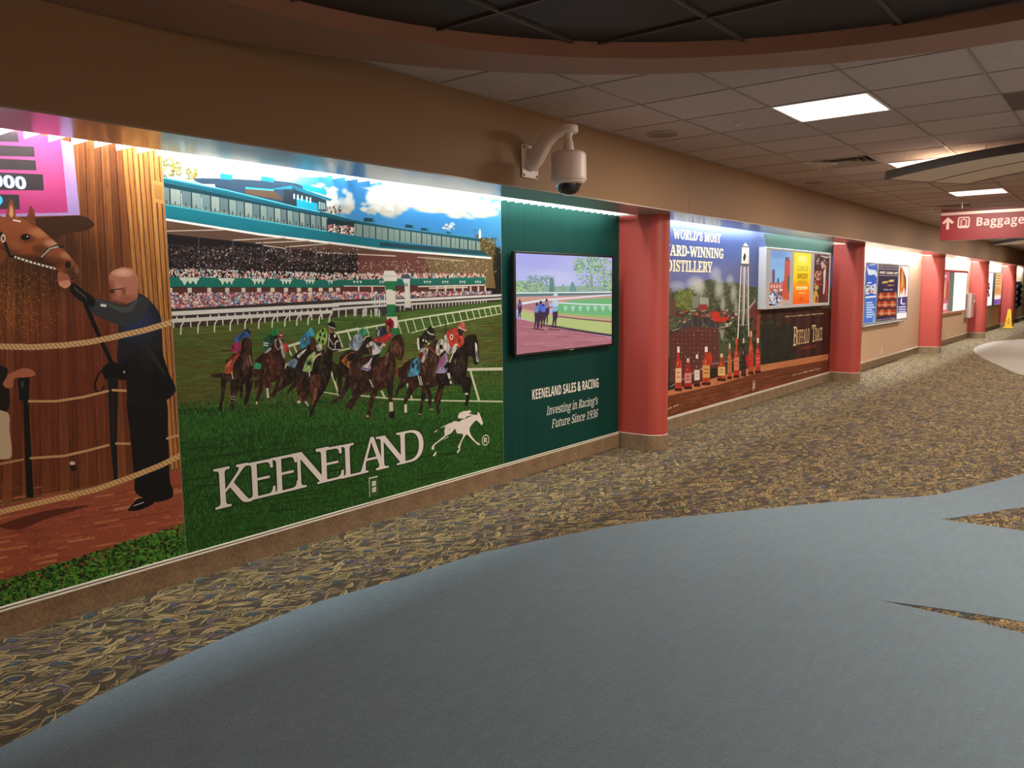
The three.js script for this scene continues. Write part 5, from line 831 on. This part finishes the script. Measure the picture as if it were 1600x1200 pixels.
{
  const base = [23.1, 1.35, 0], t = thing('display_case', 'white glowing display with red top strip and pink poster beside it', 'display case', base);
  mesh('case', bx(-2.0, 1.78, -0.53, 0.5, -0.004, 0.05), M.grey, t);
  mesh('red_strip', rbox(-2.0, 1.8, 0.47, 0.53, -0.004, 0.09, 0.006), std({ color: 0xa83a3c, roughness: 0.5 }), t); mesh('end_cap', cyl(0.035, 0.035, 0.1, 16).rotateX(Math.PI / 2), M.silver, t).position.set(1.82, 0.5, 0.05);
  mesh('green_divider', rbox(-0.74, -0.15, -0.52, 0.47, 0.03, 0.07, 0.006), std({ color: 0x8a9a8c, roughness: 0.4 }), t); mesh('bottom_rail', rbox(-2.0, 1.8, -0.58, -0.52, -0.004, 0.09, 0.006), std({ color: 0xb8876a, roughness: 0.5 }), t);
  const r1 = [21.1, 22.33, 0.83, 1.82], r2 = [22.98, 24.86, 0.83, 1.82];
  litPane('pink_poster', r1, 0.06, canvasTex(256, 256, (g) => { g.fillStyle = '#e0707c'; g.fillRect(0, 0, 256, 256); g.fillStyle = '#f4c070'; g.beginPath(); g.ellipse(150, 110, 18, 60, 0, 0, 7); g.fill(); g.fillStyle = '#f8e6e0'; g.fillRect(20, 20, 160, 14); g.fillRect(20, 200, 200, 40); g.fillStyle = '#c93c44'; g.fillRect(200, 60, 40, 120); }), 0.9, t, base);
  litPane('white_panel', r2, 0.06, canvasTex(64, 64, (g) => { g.fillStyle = '#ffffff'; g.fillRect(0, 0, 64, 64); g.fillStyle = '#f4f4fa'; g.fillRect(0, 0, 3, 64); }), 1.5, t, base);
  t.add(areaLight(0.8, 0, 0.075, 1.8, 0.95, new THREE.Color(1, 0.97, 0.97), 2.5, [0, 0, 1]));
  const c = thing('wall_cabinet', 'narrow grey metal wall cabinet beside the coral column and white display', 'cabinet', [25.45, 0.92, 0]);
  mesh('body', rbox(-0.24, 0.24, -0.34, 0.34, -0.006, 0.15, 0.008), std({ color: 0xa8928a, roughness: 0.45 }), c); mesh('door', rbox(-0.215, 0.215, -0.315, 0.315, 0.15, 0.16, 0.004), std({ color: 0xb8a29a, roughness: 0.45 }), c); mesh('handle', rbox(0.14, 0.165, 0.08, 0.16, 0.16, 0.185, 0.006), M.silver, c);
}
{
  const base = [30, 1.36, 0], t = thing('poster_board', 'board with white and yellow lit posters near the wet floor cone', 'poster board', base);
  mesh('case', bx(-2.3, 2.1, -0.53, 0.53, -0.004, 0.05), M.grey, t);
  const r1 = [27.75, 29.9, 0.84, 1.88], r2 = [30.45, 32.05, 0.84, 1.88];
  frameBars([[29.9, 30.45, 0.83, 1.9], [27.7, 32.1, 1.88, 1.91], [27.7, 32.1, 0.81, 0.84]], t, M.grey, base, -0.004, 0.066);
  litPane('white_poster', r1, 0.06, canvasTex(256, 256, (g) => { g.fillStyle = '#fbfbff'; g.fillRect(0, 0, 256, 256); g.fillStyle = '#4a1c18'; for (const [x, y] of [[150, 90], [165, 120], [150, 150], [170, 175]]) { g.beginPath(); g.ellipse(x, y, 22, 14, 0, 0, 7); g.fill(); } g.fillStyle = '#c94030'; g.fillRect(140, 100, 30, 12); }), 1.1, t, base);
  litPane('yellow_poster', r2, 0.06, canvasTex(256, 256, (g) => { g.fillStyle = '#f0d08c'; g.fillRect(0, 0, 256, 256); g.fillStyle = '#8a5a30'; for (let i = 0; i < 4; i++) g.fillRect(20, 16 + i * 22, 200, 7); g.fillStyle = '#d9883c'; for (let i = 0; i < 9; i++) { g.beginPath(); g.ellipse(30 + i * 24, 130 + (i % 3) * 12, 10, 40, 0, 0, 7); g.fill(); } g.fillStyle = '#f8eee0'; g.fillRect(0, 180, 256, 34); g.fillStyle = '#6a50a8'; g.fillRect(0, 214, 256, 42); }), 0.9, t, base);
  t.add(areaLight(0, 0, 0.075, 4, 0.95, new THREE.Color(1, 0.97, 0.93), 0.8, [0, 0, 1]));
  const d = thing('notice_board', 'tall dark notice rack on white wall past the last column', 'notice board', [37.3, 1.12, 0]);
  mesh('board', rbox(-1.0, 0.7, -0.52, 0.5, -0.006, 0.06, 0.006), M.black, d); for (let i = 0; i < 4; i++) mesh('pocket', rbox(-0.92, 0.62, -0.48 + i * 0.24, -0.34 + i * 0.24, 0.06, 0.11, 0.004), M.darkMetal, d);
}

// ------------------------------------------------------------------ security camera on the header
{
  const t = thing('security_camera', 'white dome security camera on curved arm bracketed to the header', 'camera', [4.213, 2.315, LINTEL_Z]);
  mesh('wall_plate', rbox(-0.085, 0.087, -0.106, 0.103, 0, 0.012, 0.005), M.cream, t);
  for (const [x, y] of [[-0.068, 0.088], [0.068, 0.088], [-0.068, -0.09], [0.068, -0.09]]) { const s = mesh('screw', cyl(0.008, 0.008, 0.005, 10), M.darkMetal, t); s.rotation.x = Math.PI / 2; s.position.set(x, y, 0.0135); }
  // hollow swooping arm: rounded section swept outward and up, thinning to the cap
  const path = [[0.006, 0.0], [0.04, 0.01], [0.09, 0.06], [0.14, 0.115], [0.2, 0.152], [0.26, 0.166], [0.314, 0.168]], N = 30, K = 18;
  const cv = new THREE.CatmullRomCurve3(path.map(([z, y]) => new THREE.Vector3(0, y, z)));
  const pos = [], idx = [];
  for (let i = 0; i <= N; i++) {
    const s = i / N, p = cv.getPointAt(s), tan = cv.getTangentAt(s), nrm = new THREE.Vector3(0, tan.z, -tan.y), w = 0.05 - 0.014 * s, h = 0.062 * (1 - s) + 0.022 * s;
    for (let k = 0; k < K; k++) { const a = k / K * Math.PI * 2, c = Math.sign(Math.cos(a)) * Math.abs(Math.cos(a)) ** 0.6, d = Math.sign(Math.sin(a)) * Math.abs(Math.sin(a)) ** 0.6; pos.push(c * w, p.y + nrm.y * d * h, p.z + nrm.z * d * h); }
  }
  for (let i = 0; i < N; i++) for (let k = 0; k < K; k++) { const a = i * K + k, b = i * K + (k + 1) % K, c = a + K, d = b + K; idx.push(a, c, b, b, c, d); }
  const ag = new THREE.BufferGeometry(); ag.setAttribute('position', new THREE.Float32BufferAttribute(pos, 3)); ag.setIndex(idx); ag.computeVertexNormals();
  mesh('arm', ag, M.cream, t); mesh('cable_hole', cyl(0.008, 0.008, 0.004, 12).rotateX(Math.PI / 2), M.black, t).position.set(0.062, -0.045, 0.0135);
  const lathe = (pts, seg = 40) => new THREE.LatheGeometry(pts.map((p) => new THREE.Vector2(p[0], p[1])), seg);
  const put = (name, geo, mat) => { const m = mesh(name, geo, mat, t); m.position.set(0, 0, 0.314); return m; };
  put('arm_cap', lathe([[0, 0.192], [0.052, 0.191], [0.06, 0.184], [0.061, 0.152], [0.054, 0.144], [0, 0.143]]), M.cream);
  put('pendant', lathe([[0, 0.15], [0.026, 0.15], [0.024, 0.125], [0.02, 0.118], [0.024, 0.1], [0.031, 0.085], [0.031, 0.066], [0.036, 0.055], [0.034, 0.03], [0.03, 0.026], [0, 0.02]]), M.cream);
  put('housing', lathe([[0, 0.03], [0.09, 0.028], [0.105, 0.02], [0.111, 0.006], [0.113, -0.13], [0.114, -0.148], [0.108, -0.15], [0, -0.149]], 56), M.cream);
  put('trim_ring', lathe([[0.1, -0.148], [0.106, -0.153], [0.1, -0.162], [0.086, -0.17], [0.08, -0.17], [0.078, -0.148]], 56), M.cream);
  const dome = []; for (let i = 0; i <= 16; i++) { const a = i / 16 * Math.PI / 2; dome.push([0.081 * Math.cos(a), -0.164 - 0.078 * Math.sin(a)]); }
  put('dome', lathe(dome, 48), new THREE.MeshPhysicalMaterial({ color: 0x08090a, roughness: 0.06, clearcoat: 1, clearcoatRoughness: 0.03 }));
}

// ------------------------------------------------------------------ hanging baggage sign
{
  const X = 12.6, z0 = 1.535, z1 = 4.1, y0 = 2.115, y1 = 2.455;
  const t = thing('hanging_sign', 'red hanging sign with white arrow, suitcase symbol and baggage lettering', 'sign', [X, 2.3, (z0 + z1) / 2]);
  const tex = canvasTex(2048, 272, (g, W, H) => {
    const U = (z) => (z - z0) / (z1 - z0) * W, V = (y) => (y1 - y) / (y1 - y0) * H, S = W / (z1 - z0);
    g.fillStyle = '#7a1a22'; g.fillRect(0, 0, W, H); g.fillStyle = g.strokeStyle = '#dcb8b4';
    g.lineWidth = 0.034 * S; g.lineJoin = 'miter'; g.beginPath(); g.moveTo(U(1.627), V(2.265)); g.lineTo(U(1.627), V(2.415)); g.stroke(); g.beginPath(); g.moveTo(U(1.565), V(2.348)); g.lineTo(U(1.627), V(2.412)); g.lineTo(U(1.69), V(2.348)); g.stroke();
    g.lineWidth = 0.017 * S; g.beginPath(); g.roundRect(U(1.757), V(2.418), 0.13 * S, 0.137 * S, 0.02 * S); g.stroke(); g.fillStyle = '#dcb8b4'; g.fillRect(U(1.757), V(2.3), 0.13 * S, 0.018 * S);
    g.lineWidth = 0.007 * S; g.strokeRect(U(1.785), V(2.385), 0.074 * S, 0.078 * S); g.beginPath(); g.moveTo(U(1.798), V(2.385)); g.lineTo(U(1.798), V(2.307)); g.moveTo(U(1.846), V(2.385)); g.lineTo(U(1.846), V(2.307)); g.moveTo(U(1.808), V(2.385)); g.lineTo(U(1.812), V(2.398)); g.lineTo(U(1.832), V(2.398)); g.lineTo(U(1.836), V(2.385)); g.stroke();
    g.fillStyle = '#dcb8b4'; g.font = 'bold 200px sans-serif'; const m = g.measureText('Baggage'), cap = g.measureText('B').actualBoundingBoxAscent; g.save(); g.translate(U(1.965), V(2.294)); g.scale((U(2.537) - U(1.965)) / m.width, (V(2.294) - V(2.408)) / cap); g.fillText('Baggage', 0, 0); g.restore();
  });
  const W = z1 - z0, face = std({ map: tex, roughness: 0.45 }), red = std({ color: 0x7a1a22, roughness: 0.45 }), dred = std({ color: 0x5c1216, roughness: 0.5 });
  const g = new THREE.BoxGeometry(0.09, y1 - y0, W); const pan = new THREE.Mesh(g, [face, face, red, red, red, red]); pan.position.y = (y0 + y1) / 2 - 2.3; pan.name = 'panel'; pan.castShadow = pan.receiveShadow = true; t.add(pan);
  mesh('stripe', rbox(-0.048, 0.048, 2.456 - 2.3, 2.497 - 2.3, -W / 2, W / 2, 0.003), std({ color: 0xd8b4ac, roughness: 0.35, metalness: 0.2 }), t);
  mesh('top_rail', rbox(-0.05, 0.05, 2.497 - 2.3, 2.54 - 2.3, -W / 2, W / 2, 0.004), dred, t);
  mesh('bottom_edge', rbox(-0.03, 0.03, y0 - 0.008 - 2.3, y0 - 2.3, -W / 2 + 0.06, W / 2 - 0.06, 0.002), M.cream, t);
  for (const z of [-W / 2 + 0.25, W / 2 - 0.25]) mesh('hanger_rod', cyl(0.008, 0.008, 0.12, 10), M.silver, t).position.set(0, 0.295, z);
}

// ------------------------------------------------------------------ curved hanging canopies
const perf = canvasTex(256, 256, (c) => { c.fillStyle = '#efe2d2'; c.fillRect(0, 0, 256, 256); c.fillStyle = '#c9b8a4'; for (let y = 0; y < 16; y++) for (let x = 0; x < 16; x++) { c.beginPath(); c.arc(x * 16 + 8, y * 16 + 8, 3.4, 0, 7); c.fill(); } });
perf.wrapS = perf.wrapT = THREE.RepeatWrapping; perf.repeat.set(5, 5);
M.perf = std({ map: perf, roughness: 0.6 });
M.fascia = std({ color: 0x3b322f, roughness: 0.45, metalness: 0.2 });
function canopy(label) {
  const o = [8.3, 2.45, 3.2], t = thing('hanging_canopy', label, 'canopy', o, 'curved hanging canopies');
  const Y = (z) => 2.53 - 0.13 * ((z - 3.4) / 1.4) ** 2;
  const rail = (z0, xa, sl) => (v) => { const z = z0 + (4.9 - z0) * v; return [xa + sl * (z - z0), Y(z), z]; };
  const E = [rail(2.0, 7.45, 0.01), rail(2.2, 8.24, -0.3), rail(2.4, 8.9, -0.42)], N = 36;
  const sheet = (a, b, lift, flip) => { const p = [], uv = [], ix = []; for (let i = 0; i <= N; i++) for (const f of [a, b]) { const q = f(i / N); p.push(q[0] - o[0], q[1] + lift - o[1], q[2] - o[2]); uv.push(q[0], q[2]); } for (let i = 0; i < N; i++) { const k = 2 * i; flip ? ix.push(k, k + 1, k + 2, k + 1, k + 3, k + 2) : ix.push(k, k + 2, k + 1, k + 1, k + 2, k + 3); } const g = new THREE.BufferGeometry(); g.setAttribute('position', new THREE.Float32BufferAttribute(p, 3)); g.setAttribute('uv', new THREE.Float32BufferAttribute(uv, 2)); g.setIndex(ix); g.computeVertexNormals(); return g; };
  const lerpE = (a, b, s) => (v) => { const p = a(v), q = b(v); return p.map((n, i) => n + (q[i] - n) * s); };
  const pan = (a, b) => mergeGeometries([sheet(a, b, 0, true), sheet(a, b, 0.02, false)]);
  mesh('perforated_panel', pan(E[0], lerpE(E[0], E[1], 0.985)), M.perf, t); mesh('perforated_panel', pan(lerpE(E[1], E[0], 0), E[2]), M.perf, t);
  const bar = (f, h, w) => { const p = [], ix = []; for (let i = 0; i <= N; i++) { const q = f(i / N), x = q[0] - o[0], y = q[1] - o[1], z = q[2] - o[2]; p.push(x - w, y - 0.004, z, x + w, y - 0.004, z, x + w, y + h, z, x - w, y + h, z); } for (let i = 0; i < N; i++) for (let k = 0; k < 4; k++) { const a = 4 * i + k, b = 4 * i + (k + 1) % 4; ix.push(a, b, a + 4, b, b + 4, a + 4); } ix.push(0, 2, 1, 0, 3, 2); const e = 4 * N; ix.push(e, e + 1, e + 2, e, e + 2, e + 3); let g = new THREE.BufferGeometry(); g.setAttribute('position', new THREE.Float32BufferAttribute(p, 3)); g.setIndex(ix); g = g.toNonIndexed(); g.computeVertexNormals(); return g; };
  mesh('edge_fascia', bar(E[0], 0.066, 0.012), M.fascia, t); mesh('edge_fascia', bar(E[2], 0.02, 0.01), M.fascia, t); mesh('seam_rib', bar(lerpE(E[0], E[1], 0.993), 0.004, 0.005), M.fascia, t);
  const side = (f) => [E[0](f), E[1](f), E[2](f)];
  const endBar = (pts) => { const c = new THREE.CatmullRomCurve3(pts.map((q) => new THREE.Vector3(q[0] - o[0], q[1] + 0.008 - o[1], q[2] - o[2]))); return new THREE.TubeGeometry(c, 12, 0.011, 8); };
  mesh('end_trim', endBar(side(0)), M.fascia, t);
  for (const [x, z] of [[7.75, 2.7], [8.4, 3.9]]) mesh('hanger_rod', cyl(0.005, 0.005, CEIL - Y(z) - 0.02, 8), M.silver, t).position.set(x - o[0], (CEIL + Y(z) + 0.02) / 2 - o[1], z - o[2]);
  return t;
}
canopy('curved perforated canopy with dark edge hanging before the red baggage sign');
{ const c = canopy('curved perforated canopy seen below and beyond the red baggage sign'); c.position.x += 12; c.position.z -= 0.72; c.position.y -= 0.08; c.children.filter((m) => m.name === 'hanger_rod').forEach((m) => { m.scale.y = 1.9; m.position.y += 0.05; }); }

// ------------------------------------------------------------------ ceiling fittings
const cell = (i, j) => [TX0 + (i + 0.5) * TS, CEIL, TZ0 + (j + 0.5) * TS];
M.ventMetal = std({ color: 0xb8a99c, roughness: 0.5 });
for (const [i, label] of [[7, 'square louvred ceiling vent before the curved hanging canopy'], [16, 'square louvred ceiling vent behind the top of the baggage sign'], [25, 'square louvred ceiling vent far beyond the baggage sign']]) {
  const t = thing('ceiling_vent', label, 'vent', cell(i, 1), 'square louvred ceiling vents');
  mesh('plenum', bx(-0.3, 0.3, 0.03, 0.038, -0.3, 0.3), M.black, t); mesh('frame', frameGeo, M.ventMetal, t);
  for (let r = 0; r < 4; r++) { // nested sloping square blades
    const a = 0.06 + r * 0.065, q = a + 0.034, y0 = 0.002, y1 = 0.028, p = [], ix = [];
    for (const [sx, sz] of [[-1, -1], [1, -1], [1, 1], [-1, 1]]) p.push(sx * q, y0, sz * q, sx * a, y1, sz * a);
    for (let k = 0; k < 4; k++) { const A = 2 * k, B = 2 * ((k + 1) % 4); ix.push(A, B, A + 1, B, B + 1, A + 1); }
    let g = new THREE.BufferGeometry(); g.setAttribute('position', new THREE.Float32BufferAttribute(p, 3)); g.setIndex(ix); g = g.toNonIndexed(); g.computeVertexNormals(); mesh('louver_blade', g, M.ventMetal, t);
  }
}
const spkTex = canvasTex(128, 128, (c) => { c.fillStyle = '#8d7c70'; c.fillRect(0, 0, 128, 128); c.fillStyle = '#5a4c44'; for (let y = 0; y < 10; y++) for (let x = 0; x < 10; x++) { c.beginPath(); c.arc(x * 12.8 + 6.4, y * 12.8 + 6.4, 3.6, 0, 7); c.fill(); } });
M.grille = std({ map: spkTex, roughness: 0.6 });
for (const [x, z, label] of [[5.55, 0.86, 'round ceiling speaker grille near the dome security camera'], [9.18, 0.86, 'round ceiling speaker grille above the three lit pictures']]) {
  const t = thing('ceiling_speaker', label, 'speaker', [x, CEIL, z], 'round ceiling speakers');
  mesh('grille', cyl(0.115, 0.115, 0.008, 40), M.grille, t).position.y = 0.0; mesh('rim', new THREE.TorusGeometry(0.118, 0.006, 8, 48).rotateX(Math.PI / 2), M.ventMetal, t);
}
{
  const t = thing('sprinkler_head', 'small round sprinkler cover in the ceiling tile before the first light panel', 'sprinkler', [5.545, CEIL, 1.454]);
  mesh('escutcheon', new THREE.LatheGeometry([[0, -0.004], [0.03, -0.004], [0.038, 0.001], [0.04, 0.008]].map((p) => new THREE.Vector2(...p)), 28), M.ventMetal, t); mesh('deflector', cyl(0.014, 0.014, 0.004, 16), M.silver, t).position.y = -0.014; mesh('stem', cyl(0.005, 0.005, 0.014, 10), M.silver, t).position.y = -0.008;
}

// ------------------------------------------------------------------ outlets and the wet floor cone
function outlet(x, y, mat, label) {
  const t = thing('wall_outlet', label, 'outlet', [x, y, 0], 'wall outlets low in the bays');
  mesh('edge_plate', rbox(-0.037, 0.037, -0.062, 0.062, -0.006, 0.004, 0.002), M.trimWhite, t); mesh('cover_plate', rbox(-0.034, 0.037, -0.062, 0.059, 0.001, 0.0055, 0.002), mat, t);
  for (const s of [-1, 1]) { const r = mesh('receptacle', rbox(-0.016, 0.016, s * 0.02 - 0.015, s * 0.02 + 0.015, 0.004, 0.008, 0.003), M.whiteMetal, t); for (const d of [-1, 1]) mesh('slot', bx(d * 0.006 - 0.0015, d * 0.006 + 0.0015, s * 0.02 - 0.004, s * 0.02 + 0.007, 0.0075, 0.0086), M.black, r); }
}
outlet(3.306, 0.238, std({ color: 0x2c5c20, roughness: 0.5 }), 'white wall outlet in a green plate below the race mural lettering');
outlet(9.73, 0.238, std({ color: 0x6a3820, roughness: 0.5 }), 'white wall outlet in a brown plate below the mural bottles');
outlet(16.16, 0.245, M.cream, 'cream wall outlet on the beige wall below the three poster board');
outlet(22.9, 0.245, M.cream, 'cream wall outlet on the beige wall below the white glowing display');
{
  const t = thing('wet_floor_cone', 'yellow wet floor cone standing before the last coral column', 'safety cone', [32.1, 0, 0.34]);
  const y = std({ color: 0xf2b810, roughness: 0.45 }), h = 0.6;
  const mk = (f) => { const g = new THREE.CylinderGeometry(0.065, 0.16, h, 4, 1, false); g.rotateY(Math.PI / 4); g.translate(0, h / 2 + 0.03, 0); return f(g); };
  mesh('body', mk((g) => g.toNonIndexed()), y, t).geometry.computeVertexNormals(); mesh('base', rbox(-0.165, 0.165, 0, 0.035, -0.165, 0.165, 0.012), y, t); mesh('cap', rbox(-0.05, 0.05, 0.625, 0.65, -0.05, 0.05, 0.008), y, t);
  const tx = canvasTex(128, 192, (c) => { c.fillStyle = '#f2b810'; c.fillRect(0, 0, 128, 192); c.fillStyle = '#241a08'; c.beginPath(); c.moveTo(64, 20); c.lineTo(84, 58); c.lineTo(44, 58); c.fill(); for (const [x, y, w] of [[20, 82, 88], [40, 114, 48], [26, 142, 76]]) for (let q = 0; q < w; q += 12) c.fillRect(x + q, y, 8, 16); });
  const pm = mesh('caution_print', new THREE.BoxGeometry(0.002, 0.28, 0.16), [y, std({ map: tx, roughness: 0.5 }), y, y, y, y], t); pm.position.set(-0.094, 0.24, 0); pm.rotation.z = -0.1117 - 0.0;
}

renderer.render(scene, camera);
